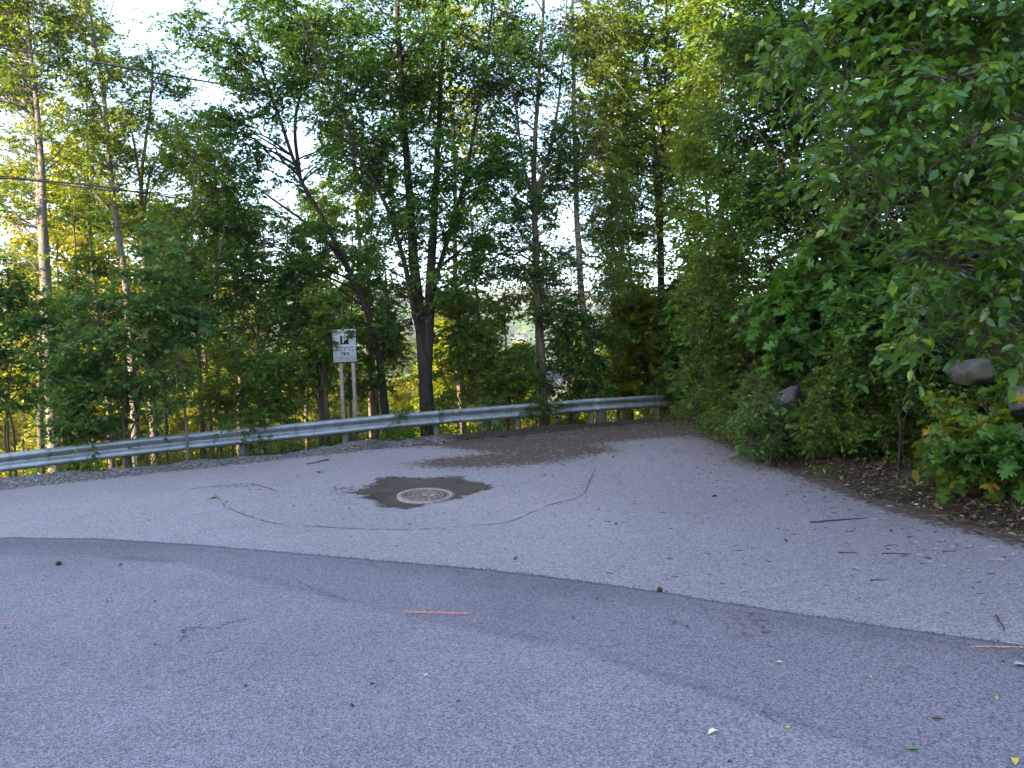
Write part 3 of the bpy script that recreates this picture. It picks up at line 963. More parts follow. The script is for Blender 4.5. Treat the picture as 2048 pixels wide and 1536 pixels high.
bl = [blob(*a) for a in [(790, 330, 90, 60, d), (770, 210, 150, 110, d), (850, 70, 170, 120, d), (690, 60, 130, 110, d), (850, 340, 130, 90, d), (720, 330, 110, 70, d - .5), (930, 190, 110, 130, d), (800, 450, 120, 50, d), (960, 60, 110, 110, d),
                         (870, 500, 70, 70, d), (930, 400, 90, 70, d), (800, -120, 240, 120, d), (820, 600, 50, 60, d), (890, 590, 50, 50, d), (640, 210, 90, 80, d - .5), (985, 330, 60, 80, d), (900, 290, 120, 80, d), (960, 470, 70, 60, d), (880, 420, 90, 70, d), (780, 400, 70, 60, d - .4), (750, 490, 50, 50, d), (930, 540, 50, 50, d), (825, 470, 50, 60, d - .9), (850, 570, 35, 55, d - .8), (870, 380, 50, 50, d - .9), (780, 530, 45, 45, d - .6)]]
wd, lf = foliage(st, bl, 150, 7, 5, 11, .076, 'ovate', 11, up=.6, sub=.8, shoot=.42)
plant('broadleaf_tree', 'large dark tree with several stems rising from one thick trunk, right of the parking sign', 'tree', st, wd, lf, 'bark_dark', 'leaf_dark', side=14)

# --- leaning tree left of it
d = 17.9
st = [stem(rooted(776, d, [(768, 800), (760, 730), (735, 625), (703, 552), (650, 445), (600, 355), (562, 245), (522, 130), (485, 10), (450, -140)]), .10, .016, 40, flare=.4),
      stem([P(690, 525, d), P(640, 470, d - .3), P(590, 430, d - .5), P(520, 380, d - .6), P(450, 330, d - .8)], .05, .012, 22),
      stem([P(600, 355, d), P(590, 250, d + .2), P(610, 120, d + .2), P(590, 0, d + .2), P(570, -120, d + .2)], .05, .012, 24)]
bl = [blob(*a) for a in [(440, 90, 110, 90, d), (540, 60, 120, 100, d), (380, 40, 60, 50, d), (480, 190, 100, 60, d), (590, 170, 100, 80, d + .5), (480, 310, 100, 70, d), (440, 320, 80, 70, d), (520, 420, 80, 50, d + .4),
                         (500, 430, 80, 50, d - .5), (430, 250, 70, 60, d), (660, 320, 60, 60, d + .8), (520, -100, 160, 90, d), (620, 520, 50, 40, d + .8), (680, 420, 50, 40, d + .9)]]
wd, lf = foliage(st, bl, 84, 7, 5, 11, .08, 'ovate', 12, up=.6, sub=.8, shoot=.42)
plant('broadleaf_tree', 'dark tree leaning left above the parking sign, one bare slanting trunk', 'tree', st, wd, lf, 'bark_dark', 'leaf_dark')

# --- slim grey tree right of the middle
d = 18.6
st = [stem(rooted(1088, d, [(1086, 790), (1082, 700), (1076, 600), (1071, 480), (1068, 380), (1070, 280), (1078, 150), (1085, 20), (1090, -150), (1092, -300)]), .125, .016, 40, flare=.4),
      stem([P(1070, 410, d), P(1084, 350, d), P(1105, 280, d), P(1120, 180, d), P(1130, 60, d), P(1140, -80, d)], .055, .012, 26),
      stem([P(1069, 400, d), P(1050, 340, d - .2), P(1035, 240, d - .3), P(1020, 120, d - .3), P(1010, 0, d - .3)], .045, .012, 24),
      stem([P(1083, 628, d), P(1100, 612, d - .2), P(1125, 595, d - .5), P(1142, 578, d - .7)], .05, .03, 10)]
bl = [blob(*a) for a in [(1050, 180, 80, 90, d), (1110, 250, 70, 90, d), (1080, 60, 110, 90, d), (1030, 300, 60, 60, d), (1110, 380, 60, 50, d), (1010, 90, 60, 80, d), (1040, 530, 70, 55, d - .3), (1100, 640, 50, 40, d - .5), (1035, 440, 50, 40, d),
                         (1090, -110, 140, 90, d), (1060, 640, 60, 50, d - .4), (1110, 520, 40, 60, d), (1030, 380, 60, 60, d), (1000, 220, 60, 80, d), (1120, 340, 60, 60, d), (1010, 500, 40, 40, d)]]
wd, lf = foliage(st, bl, 82, 7, 5, 10, .074, 'ovate', 13, up=.8, sub=.75, shoot=.42)
plant('slim_tree', 'slim grey-trunked tree forking high, left of the birch', 'tree', st, wd, lf, 'bark_brown', 'leaf_dark')

# --- birch
d = 19.4
st = [stem(rooted(1204, d, [(1196, 790), (1180, 700), (1165, 610), (1157, 500), (1153, 400), (1150, 290), (1147, 160), (1145, 30), (1142, -150), (1140, -300)]), .125, .02, 44, flare=.3)]
bl = [blob(*a) for a in [(1170, 180, 70, 100, d), (1180, 60, 90, 80, d), (1130, 100, 50, 90, d), (1200, 330, 60, 60, d), (1220, 470, 60, 50, d), (1190, -100, 120, 100, d), (1150, 500, 30, 40, d), (1240, 560, 60, 50, d), (1200, 230, 70, 70, d), (1120, 300, 40, 60, d), (1190, 420, 50, 50, d), (1230, 380, 50, 50, d)]]
wd, lf = foliage(st, bl, 74, 6, 5, 9, .072, 'ovate', 14, up=.7, sub=.7, shoot=.4, droop=.35, limb_r=.018)
plant('birch_tree', 'birch with pale peeling trunk and dark marks, curving left', 'tree', st, wd, lf, 'bark_birch', 'leaf_light')

# --- dark twin-stemmed tree by the rail end
d = 20.2
st = [stem(rooted(1328, d, [(1326, 790), (1325, 700), (1322, 600), (1322, 500), (1320, 400), (1324, 320), (1328, 240), (1330, 150), (1332, 20), (1335, -150)]), .14, .02, 40, flare=.5),
      stem([P(1319, 470, d), P(1314, 400, d), P(1310, 300, d), P(1300, 180, d), P(1285, 60, d), P(1280, -80, d)], .085, .016, 28),
      stem([P(1324, 340, d), P(1345, 310, d), P(1365, 290, d - .3), P(1400, 240, d - .4)], .035, .012, 14)]
bl = [blob(*a) for a in [(1310, 110, 110, 90, d), (1380, 60, 110, 90, d), (1250, 60, 80, 80, d), (1290, 230, 90, 60, d), (1380, 190, 80, 70, d), (1270, 370, 80, 50, d), (1350, 330, 60, 40, d), (1230, 300, 60, 60, d), (1380, 270, 60, 50, d),
                         (1280, 480, 60, 50, d), (1370, 450, 60, 60, d - .5), (1330, -100, 180, 90, d), (1300, 570, 80, 50, d - .5), (1240, 200, 60, 70, d), (1250, 440, 60, 50, d), (1350, 400, 60, 50, d), (1290, 310, 80, 50, d), (1270, 620, 60, 50, d)]]
wd, lf = foliage(st, bl, 100, 7, 5, 10, .088, 'ovate', 15, up=.5, sub=.8, shoot=.45)
plant('broadleaf_tree', 'dark twin-stemmed tree standing at the right end of the guardrail', 'tree', st, wd, lf, 'bark_dark', 'leaf_light')

# --- tall pale trees at the left
d = 19.5
st = [stem(rooted(105, d, [(98, 700), (93, 590), (88, 500), (82, 420), (80, 360), (78, 345)]), .15, .10, 26, flare=.2),
      stem([P(88, 500, d), P(86, 430, d - .1), P(84, 340, d - .1), P(76, 240, d - .1), P(66, 150, d - .1), P(56, 50, d - .1), P(48, -100, d - .1), P(45, -250, d - .1)], .10, .018, 34)]
bl = [blob(*a) for a in [(60, 60, 80, 80, d), (30, 170, 60, 60, d), (110, 150, 50, 60, d), (40, 280, 60, 50, d), (20, 420, 70, 60, d), (60, -90, 100, 80, d), (120, 30, 50, 50, d), (-30, 90, 60, 90, d), (130, 260, 40, 50, d), (-20, 540, 90, 60, d), (20, 330, 60, 60, d), (120, 90, 50, 60, d), (10, 20, 60, 50, d)]]
wd, lf = foliage(st, bl, 84, 6, 4, 9, .078, 'ovate', 16, up=.8, sub=.75, shoot=.45)
plant('pale_tree', 'tall pale-barked tree with a broken-off side stem, at the far left', 'tree', st, wd, lf, 'bark_grey', 'leaf_mid')

d = 20.5
st = [stem(rooted(268, d, [(262, 700), (250, 560), (232, 440), (222, 350), (214, 255), (205, 170), (192, 100), (180, 20), (165, -120), (155, -250)]), .11, .015, 40, flare=.2),
      stem([P(214, 260, d), P(200, 220, d), P(175, 170, d), (P(150, 120, d)), P(140, 40, d)], .04, .010, 18),
      stem([P(192, 100, d), P(205, 60, d), P(222, 20, d), P(235, -40, d)], .02, .006, 12)]
bl = [blob(*a) for a in [(170, 60, 60, 50, d), (150, 150, 60, 60, d), (230, 150, 40, 40, d), (180, 230, 60, 50, d), (250, 280, 50, 50, d), (160, -80, 90, 80, d), (170, 350, 60, 50, d), (230, 400, 60, 40, d), (120, 60, 40, 50, d), (210, 320, 50, 50, d), (150, 260, 50, 50, d)]]
wd, lf = foliage(st, bl, 76, 6, 4, 9, .08, 'ovate', 17, up=.8, sub=.7, shoot=.42)
plant('pale_tree', 'tall thin pale-barked tree left of the sky gap, its top passing the upper cable', 'tree', st, wd, lf, 'bark_grey', 'leaf_light')

d = 21.5
st = [stem(rooted(305, d, [(300, 720), (292, 600), (288, 480), (283, 390), (285, 330), (300, 220), (305, 130), (295, 100)]), .11, .014, 34, flare=.2),
      stem([P(286, 400, d), P(275, 330, d), P(262, 250, d), P(255, 200, d)], .05, .010, 18),
      stem([P(288, 420, d), P(300, 350, d), P(325, 290, d), P(345, 220, d)], .05, .010, 18)]
bl = [blob(*a) for a in [(290, 150, 40, 50, d), (290, 230, 60, 50, d), (340, 240, 50, 60, d), (330, 330, 60, 50, d), (260, 340, 50, 50, d), (350, 160, 30, 40, d), (330, 420, 70, 50, d), (250, 440, 70, 50, d)]]
wd, lf = foliage(st, bl, 60, 6, 4, 9, .076, 'ovate', 18, up=.8, sub=.7, shoot=.42)
plant('slim_tree', 'shorter thin tree under the sky gap with its crown fanning into upright branches', 'tree', st, wd, lf, 'bark_brown', 'leaf_mid')
#TREES_END
#MORE_BEGIN
# ------------------------------------------------------------------ understorey behind and over the guardrail
def bush(name, label, cat, rpx, d, stems, blobs, leafm, n, size, kind='ovate', seed=1, bark='bark_brown', r=.03, group=None, zroot=None, parts=('stem', 'foliage'), **kw):
    """stems: pixel polylines starting above a common root on the terrain"""
    root = on_terrain(rpx, d, -.12)
    st = []
    for k, s in enumerate(stems):
        b = root + np.array((.06 * (k % 3 - 1), .05 * (k % 2), 0))
        st.append(stem([b] + [P(e[0], e[1], e[2] if len(e) > 2 else d) for e in s], r * (1 - .12 * k), max(.004, r * .25), 22))
    bl = [blob(*a) if len(a) > 4 else blob(*a, d) for a in blobs]
    wd, lf = foliage(st, bl, n[0], n[1], n[2], n[3], size, kind, seed, limb_r=r * .6, **kw)
    return plant(name, label, cat, st, wd, lf, bark, leafm, group, parts, base_pt=root, side=8)


lo = dict(sub=.5, shoot=.32, up=.3)
bush('broad_shrub', 'broad pale green shrub growing through and over the left part of the guardrail', 'shrub', 252, 13.75,
     [[(250, 880), (235, 800), (215, 700), (200, 620)], [(258, 880), (285, 800), (300, 680), (310, 580)], [(240, 890), (190, 850), (150, 800)], [(262, 885), (275, 860), (280, 830)], [(250, 880), (250, 760), (255, 640), (262, 560)]],
     [(230, 625, 95, 60), (175, 705, 80, 65), (300, 690, 75, 70), (230, 780, 95, 60), (165, 820, 55, 40), (315, 590, 60, 50), (290, 790, 60, 50), (200, 860, 60, 22, 13.5), (120, 760, 40, 50)], 'leaf_grey', (52, 6, 4, 8), .095, seed=31, **lo)
bush('sapling', 'young sapling whose grey stem stands in front of the guardrail, right of the broad shrub', 'sapling', 376, 14.05,
     [[(374, 880), (370, 820), (364, 770), (352, 700), (335, 620), (320, 545)]], [(335, 560, 60, 40), (350, 650, 50, 40), (390, 620, 50, 40), (320, 500, 40, 40)], 'leaf_grey', (20, 5, 4, 8), .095, seed=32, bark='bark_grey', r=.036, **lo)
bush('dark_shrub', 'dark dense shrub at the left picture edge behind the guardrail', 'shrub', 20, 15.2,
     [[(15, 850), (20, 760), (40, 650)], [(25, 850), (-10, 740), (-30, 600)], [(10, 850), (60, 740), (90, 640)]],
     [(20, 700, 80, 70), (80, 640, 60, 60), (0, 570, 70, 60), (20, 790, 80, 50), (100, 740, 50, 70), (-50, 680, 70, 120)], 'leaf_dark', (44, 6, 4, 8), .085, seed=33, **lo)
bush('young_tree', 'young brown-stemmed tree rising behind the sapling in front of the guardrail', 'tree', 402, 16.6,
     [[(402, 800), (396, 700), (386, 560), (384, 450), (392, 340), (398, 240)], [(398, 700), (420, 600), (440, 500), (455, 420)]],
     [(400, 480, 70, 70), (430, 380, 70, 70), (370, 560, 60, 60), (430, 580, 60, 70), (350, 440, 50, 50), (400, 680, 60, 60), (390, 300, 50, 50)], 'leaf_mid', (36, 6, 4, 8), .085, seed=34, r=.06, parts=('trunk', 'crown'), sub=.6, shoot=.36)
bush('young_tree', 'dark young tree filling the gap below the leaning tree, left of the parking sign', 'tree', 520, 17.2,
     [[(520, 800), (516, 700), (520, 600), (528, 500), (520, 420)], [(522, 720), (560, 620), (590, 540)], [(518, 700), (480, 620), (460, 530)]],
     [(520, 560, 80, 70), (470, 520, 60, 60), (590, 560, 60, 60), (530, 660, 80, 60), (560, 740, 70, 50), (460, 640, 60, 60), (610, 470, 50, 40)], 'leaf_dark', (42, 6, 4, 8), .085, seed=35, r=.055, parts=('trunk', 'crown'), sub=.6, shoot=.36)
bush('leafy_bush', 'fresh green bush hanging over the guardrail between the sapling and the parking sign', 'bush', 500, 15.4,
     [[(500, 850), (490, 790), (470, 720)], [(505, 850), (530, 790), (560, 740)], [(498, 860), (500, 830), (504, 800)]],
     [(480, 740, 60, 50), (550, 750, 55, 50), (500, 815, 70, 35), (570, 810, 50, 30), (505, 850, 45, 18, 14.7), (560, 855, 40, 14, 14.9), (430, 790, 40, 40)], 'leaf_mid', (36, 6, 4, 8), .08, seed=36, **lo)
bush('hazel_shrub', 'tall hazel-like shrub directly left of the parking sign', 'shrub', 640, 17.0,
     [[(640, 820), (634, 730), (622, 640), (615, 560)], [(642, 810), (650, 720), (655, 640)], [(640, 820), (600, 720), (580, 650)]],
     [(610, 610, 55, 50), (600, 680, 50, 60), (640, 640, 45, 40), (590, 540, 45, 40), (590, 780, 50, 40)], 'leaf_dark', (32, 6, 4, 8), .09, seed=37, r=.045, **lo)
bush('leafy_branch_shrub', 'shrub whose leafy branch hangs across the top left of the parking sign', 'shrub', 655, 16.6,
     [[(652, 850), (648, 780), (645, 720), (652, 650, 16.3), (672, 630, 15.8), (700, 634, 15.5)], [(650, 800), (640, 740), (625, 690)], [(648, 720), (650, 680, 16.2), (664, 672, 15.6)]],
     [(684, 640, 46, 10, 15.5, .15), (645, 660, 20, 40, 15.7, .3), (666, 680, 7, 10, 15.6, .08), (630, 720, 32, 40), (735, 640, 14, 20, 15.8, .2), (640, 590, 50, 30)], 'leaf_mid', (36, 5, 4, 7), .08, seed=38, sub=.16, shoot=.14)
bush('young_tree', 'young tree with two thin dark stems directly right of the parking sign posts', 'tree', 748, 18.3,
     [[(745, 800), (740, 700), (738, 600), (730, 500)], [(752, 800), (765, 700), (775, 620), (770, 540)]],
     [(760, 640, 60, 60), (735, 560, 50, 50), (770, 720, 50, 50), (720, 760, 40, 40), (790, 580, 40, 40)], 'leaf_dark', (30, 6, 4, 8), .085, seed=39, r=.07, parts=('trunk', 'crown'), **lo)
bush('leafy_shrub', 'pale green shrub standing right of the thick many-stemmed trunk', 'shrub', 925, 18.4,
     [[(925, 810), (915, 740), (905, 660)], [(930, 810), (950, 720), (965, 640)], [(925, 820), (890, 760), (880, 700)]],
     [(915, 640, 55, 55), (950, 690, 50, 50), (900, 720, 50, 50), (960, 760, 50, 40), (900, 790, 50, 30), (930, 590, 40, 30)], 'leaf_light', (46, 6, 4, 8), .085, seed=40, **lo)
bush('leafy_shrub', 'low shrub at the guardrail between the thick trunk and the slim grey tree', 'shrub', 1015, 18.2,
     [[(1015, 800), (1010, 740), (1000, 690)], [(1018, 800), (1040, 760), (1050, 720)]],
     [(1000, 740, 40, 40), (1045, 770, 50, 30), (1010, 800, 60, 22), (1050, 720, 35, 30), (970, 690, 25, 25)], 'leaf_mid', (30, 6, 4, 8), .08, seed=41, **lo)
bush('leafy_shrub', 'dark shrub between the slim grey tree and the birch', 'shrub', 1140, 19.2,
     [[(1140, 790), (1135, 700), (1130, 620)], [(1145, 790), (1165, 720), (1180, 660)], [(1138, 800), (1110, 750)]],
     [(1130, 690, 42, 50), (1150, 620, 45, 40), (1120, 770, 55, 30), (1170, 740, 40, 40), (1200, 680, 40, 50)], 'leaf_dark', (44, 6, 4, 8), .085, seed=42, **lo)
bush('maple_sapling', 'bright yellow-green maple sapling behind the guardrail between the birch and the twin-stemmed tree', 'maple', 1262, 20.6,
     [[(1262, 800), (1256, 720), (1250, 640), (1262, 560)], [(1266, 800), (1280, 720), (1292, 650), (1290, 580)], [(1262, 800), (1235, 740), (1225, 690)]],
     [(1265, 690, 60, 50), (1245, 760, 55, 40), (1290, 620, 55, 45), (1280, 780, 40, 25), (1230, 620, 40, 40), (1320, 700, 40, 50)], 'leaf_lime', (50, 5, 3, 6), .15, 'maple', seed=43, bark='bark_dark', droop=.25, sub=.5, shoot=.4)
bush('maple_sapling', 'maple sapling filling the corner right of the twin-stemmed tree, above the rail end', 'maple', 1385, 19.3,
     [[(1385, 790), (1380, 700), (1372, 600), (1380, 500)], [(1390, 790), (1410, 700), (1430, 620)]],
     [(1375, 600, 55, 60), (1390, 700, 55, 60), (1420, 520, 60, 60), (1360, 680, 35, 60), (1440, 620, 40, 60), (1350, 760, 35, 30)], 'leaf_maple', (62, 5, 3, 6), .15, 'maple', seed=44, bark='bark_dark', droop=.25, sub=.55, shoot=.4)
bush('creeper', 'leafy creeper hanging over the front of the guardrail between the sign and the thick trunk', 'creeper', 800, 16.05,
     [[(798, 850), (802, 832), (806, 822)], [(796, 870), (785, 860)]],
     [(800, 845, 14, 16, 15.85, .12), (812, 868, 20, 12, 15.8, .2), (790, 878, 22, 10, 15.7, .2), (806, 828, 8, 8, 15.85, .1)], 'leaf_mid', (18, 4, 3, 6), .07, seed=45, r=.012, sub=.2, shoot=.18, parts=('stem', 'foliage'))
bush('creeper', 'leafy creeper over the guardrail below the slim grey tree', 'creeper', 1075, 18.0,
     [[(1075, 830), (1080, 810), (1090, 802)], [(1070, 840), (1050, 830)]],
     [(1085, 808, 40, 10, 17.7, .25), (1120, 812, 20, 8, 17.9, .2), (1050, 822, 22, 8, 17.5, .2)], 'leaf_mid', (22, 4, 3, 6), .065, seed=46, r=.012, sub=.22, shoot=.2)

# slim poles deeper in the thicket
POLES = [(438, 18.5, 430, 300, 'leaf_dark', 'thin bare-stemmed sapling behind the fresh green bush, left of the leaning tree'), (462, 20, 470, 420, 'leaf_mid', 'thin dark pole behind the fresh green bush, its crown under the leaning tree'),
         (560, 20.5, 575, 420, 'leaf_dark', 'thin pole behind the dark young tree left of the parking sign'), (645, 21, 640, 420, 'leaf_mid', 'thin upright sapling seen behind the hazel-like shrub'), (700, 22, 705, 480, 'leaf_mid', 'thin sapling seen between and above the parking sign posts'),
         (1016, 21, 1010, 600, 'leaf_mid', 'thin sapling left of the slim grey tree, behind the low shrub'), (1236, 21.5, 1222, 430, 'leaf_mid', 'thin sapling immediately right of the birch trunk'), (1295, 22.5, 1285, 480, 'leaf_mid', 'thin sapling close left of the twin-stemmed tree'),
         (160, 17.5, 150, 420, 'leaf_dark', 'thin dark-leaved sapling behind the broad shrub, right of the tall pale tree'), (330, 18.5, 335, 420, 'leaf_dark', 'thin dark-leaved sapling behind the broad shrub, nearest the front sapling')]
for k, (px, d, tx, ty, lm, lab) in enumerate(POLES):
    my = (800 + ty) / 2
    bush('thin_sapling', lab, 'sapling', px, d, [[(px, 790), (px - 4, 700), ((px + tx) / 2, my), (tx, ty + 40), (tx, ty - 20)]],
         [(tx, ty + 30, 50, 60), (tx + 25, ty + 130, 45, 60), (tx - 20, ty + 210, 50, 60), (px + 10, 740, 45, 50)], lm, (24, 5, 4, 8), .085, seed=70 + k, r=.05, parts=('trunk', 'crown'), sub=.5, shoot=.34)

# taller trees a little down the slope whose tops catch the sun
def slope_tree(label, px, d, top, w, leafm, seed, name='slope_tree', bark='bark_brown', bottom=None, n=(60, 6, 4, 9), size=.11, group=None, dens=None):
    b = on_terrain(px, d, -.3)
    tp = P(px, top, d)
    H = tp[2] - b[2]
    hb = P(px, bottom, d)[2] if bottom else b[2] + H * .22
    g = np.random.default_rng(seed)
    b[0] = tp[0] + g.normal(0, .3)
    b[2] = float(terrain(b[0], b[1])) - .3; H = tp[2] - b[2]
    D = tp - b
    pts = [b, b + D * .3 + np.array((g.normal(0, .12), 0, 0)), b + D * .6 + np.array((g.normal(0, .2), .1, 0)), tp - np.array((0, 0, .3))]
    st = [stem(np.array(pts), .006 * H + .03, .015, 24)]
    W = w * d / F
    bl = []
    zz = np.linspace(hb, tp[2] - W * .35, 6)
    for i, z_ in enumerate(zz):
        u = i / 5
        rr = W * (.95 + .5 * math.sin(math.pi * (.15 + .75 * u))) * (1 - .4 * u)
        for q in range(2):
            a = g.random() * 6.28
            bl.append((np.array((b[0] * (1 - u) + tp[0] * u + math.cos(a) * W * .5, d + math.sin(a) * W * .5, z_ + g.normal(0, .2))), np.array((rr * .75, rr * .75, max(.6, (tp[2] - hb) / 7)))))
    wd, lf = foliage(st, bl, n[0], n[1], n[2], n[3], size, 'quad', seed, twig_k=0, sub=.35 * W, shoot=.28 * W, limb_r=.05)
    return plant(name, label, 'tree', st, wd, lf, bark, leafm, group, side=8)


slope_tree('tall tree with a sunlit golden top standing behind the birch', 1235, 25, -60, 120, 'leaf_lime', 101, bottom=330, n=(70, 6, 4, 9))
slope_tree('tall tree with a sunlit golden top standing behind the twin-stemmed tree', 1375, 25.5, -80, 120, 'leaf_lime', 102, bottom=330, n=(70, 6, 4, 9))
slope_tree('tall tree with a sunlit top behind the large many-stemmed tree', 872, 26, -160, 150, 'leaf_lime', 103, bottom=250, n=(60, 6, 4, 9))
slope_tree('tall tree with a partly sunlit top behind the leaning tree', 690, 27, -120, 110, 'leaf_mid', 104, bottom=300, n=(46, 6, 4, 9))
slope_tree('dark tree down the slope behind the thicket, left of the leaning tree', 440, 25, 180, 90, 'leaf_dark', 105, bottom=600, n=(26, 6, 4, 8))
slope_tree('dark tree down the slope behind the hazel-like shrub', 600, 26, 380, 60, 'leaf_dark', 107, bottom=700, n=(20, 6, 4, 8))
slope_tree('fine-leaved tree closing the sky gap between the thick trunk and the slim grey tree', 935, 23, 330, 75, 'leaf_mid', 109, bottom=640, n=(52, 6, 4, 9), size=.09)
slope_tree('fine-leaved tree seen between the birch and the twin-stemmed tree', 1235, 23.5, 300, 70, 'leaf_mid', 110, bottom=640, n=(48, 6, 4, 9), size=.09)
slope_tree('fine-leaved tree seen above the parking sign between the leaning trunk and the thick trunk', 745, 23, 360, 60, 'leaf_mid', 112, bottom=660, n=(46, 6, 4, 9), size=.09)
slope_tree('fine-leaved tree seen left of the leaning trunk, above the hazel-like shrub', 640, 22.5, 330, 60, 'leaf_mid', 113, bottom=660, n=(46, 6, 4, 9), size=.09)
slope_tree('fine-leaved tree seen between the short thin tree and the leaning tree', 400, 22.5, 200, 80, 'leaf_mid', 114, bottom=560, n=(44, 6, 4, 9), size=.09)
slope_tree('fine-leaved tree right behind the slim grey tree', 1060, 22.5, 260, 70, 'leaf_mid', 115, bottom=640, n=(46, 6, 4, 9), size=.085)
slope_tree('fine-leaved tree at far left behind the tall pale tree, crossing the upper cable', 45, 23, -60, 85, 'leaf_lime', 116, bottom=420, n=(56, 6, 4, 9), size=.085)
slope_tree('fine-leaved tree behind the tall thin pale tree, left of the sky gap', 170, 24, -20, 70, 'leaf_lime', 117, bottom=420, n=(44, 6, 4, 9), size=.085)
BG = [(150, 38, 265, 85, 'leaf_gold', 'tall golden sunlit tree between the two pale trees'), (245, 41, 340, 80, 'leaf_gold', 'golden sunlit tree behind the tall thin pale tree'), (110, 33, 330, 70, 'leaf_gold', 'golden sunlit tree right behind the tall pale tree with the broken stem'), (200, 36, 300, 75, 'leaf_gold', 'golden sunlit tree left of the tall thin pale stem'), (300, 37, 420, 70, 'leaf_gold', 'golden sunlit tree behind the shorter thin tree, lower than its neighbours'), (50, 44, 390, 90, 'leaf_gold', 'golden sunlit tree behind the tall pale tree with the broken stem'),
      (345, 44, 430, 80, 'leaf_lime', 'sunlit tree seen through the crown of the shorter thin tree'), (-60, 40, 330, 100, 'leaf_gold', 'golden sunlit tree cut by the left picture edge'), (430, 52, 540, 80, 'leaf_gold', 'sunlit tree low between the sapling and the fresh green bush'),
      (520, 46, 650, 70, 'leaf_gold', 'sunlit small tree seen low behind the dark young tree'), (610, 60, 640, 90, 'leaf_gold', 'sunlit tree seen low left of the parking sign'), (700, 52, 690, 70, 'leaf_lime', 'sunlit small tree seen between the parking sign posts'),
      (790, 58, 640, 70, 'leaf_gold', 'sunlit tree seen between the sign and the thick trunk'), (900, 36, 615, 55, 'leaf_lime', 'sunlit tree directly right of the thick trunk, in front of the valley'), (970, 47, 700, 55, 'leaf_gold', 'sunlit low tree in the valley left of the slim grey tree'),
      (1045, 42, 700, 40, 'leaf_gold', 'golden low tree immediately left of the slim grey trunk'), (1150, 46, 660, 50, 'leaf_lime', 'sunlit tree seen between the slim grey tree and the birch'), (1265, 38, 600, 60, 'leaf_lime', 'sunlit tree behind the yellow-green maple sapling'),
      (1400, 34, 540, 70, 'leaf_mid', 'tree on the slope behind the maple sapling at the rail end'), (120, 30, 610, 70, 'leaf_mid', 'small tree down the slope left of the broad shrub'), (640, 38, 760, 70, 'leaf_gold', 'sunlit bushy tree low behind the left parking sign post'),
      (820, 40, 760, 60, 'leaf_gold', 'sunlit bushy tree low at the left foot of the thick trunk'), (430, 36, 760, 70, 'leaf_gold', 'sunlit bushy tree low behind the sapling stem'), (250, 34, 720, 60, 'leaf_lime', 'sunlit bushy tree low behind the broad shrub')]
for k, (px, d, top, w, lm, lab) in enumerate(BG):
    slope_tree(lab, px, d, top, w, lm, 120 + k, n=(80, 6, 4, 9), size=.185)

# far wood on the valley side: too many to count
g = np.random.default_rng(5)
nT = 5200
sx = g.uniform(-1, 1, nT); sd = 75 * (1500 / 75) ** g.random(nT)
X = sx * sd * .85; Y = sd
Z = terrain(X, Y)
keep = (vnoise(X * .012, Y * .012, 3) > .30) & (np.abs(X / Y) < .8)
X, Y, Z = X[keep], Y[keep], Z[keep]
Ht = g.uniform(6, 13, len(X)) * np.where(Y < 160, .8, 1)
nq = 26
v_ = nrm(g.standard_normal((len(X), nq, 3))); v_[..., 2] = np.abs(v_[..., 2]) * 1.2 - .35
pos = np.stack([X, Y, Z + Ht * .45], 1)[:, None] + v_ * np.stack([Ht * .34, Ht * .34, Ht * .5], 1)[:, None]
dirs = v_ + .6 * g.standard_normal(v_.shape)
V, fs = leaves(pos.reshape(-1, 3), dirs.reshape(-1, 3), (v_ + .5 * g.standard_normal(v_.shape)).reshape(-1, 3), np.repeat(Ht * .42, nq), 'quad', g)
tag(mesh('far_woods', V, fs, M['leaf_mid']), kind='stuff', label='distant wooded valley side seen through gaps in the trees')


# ------------------------------------------------------------------ houses in the valley
def house(px, py_top, d, w, dp, h, rz, wall, roof, label, nwin=3):
    for d in np.arange(d, 1300, 1.5):
        c = P(px, py_top, d)
        if float(terrain(c[0], c[1])) + h >= c[2]:
            break
    b = np.array((c[0], c[1], c[2] - h))
    e = empty('house', b, label, 'house', rz=rz)
    rh = w * .28
    hw = h - rh
    low = float(terrain(b[0], b[1])) - b[2] - .5
    low = min(low, -.3)
    MB().box((0, 0, (hw + low) / 2), (w, dp, hw - low)).build('wall', M[wall], e)
    o = .35
    V = [(-w / 2 - o, -dp / 2 - o, hw - .1), (w / 2 + o, -dp / 2 - o, hw - .1), (w / 2 + o, dp / 2 + o, hw - .1), (-w / 2 - o, dp / 2 + o, hw - .1), (-w / 2 - o, 0, h), (w / 2 + o, 0, h)]
    mb = MB().add(V, [(0, 1, 5, 4), (2, 3, 4, 5), (0, 3, 2, 1)], [(0, 4, 3), (1, 2, 5)])
    rf = mb.build('roof', M[roof], e)
    ch = MB().box((w * .2, .3, h - rh * .2), (.6, .6, rh * 1.2)).build('chimney', M['roof_dark'], rf)
    for fl in range(max(1, int(hw // 2.6))):
        for k in range(nwin):
            x_ = (k + .5) / nwin * w - w / 2
            z_ = fl * 2.6 + 1.5
            fr = MB().box((x_, -dp / 2 - .03, z_), (1.3, .08, 1.4)).build('window', M['wall_white'], e)
            MB().box((x_, -dp / 2 - .085, z_), (1.08, .04, 1.18)).build('pane', M['glass'], fr)
    return e


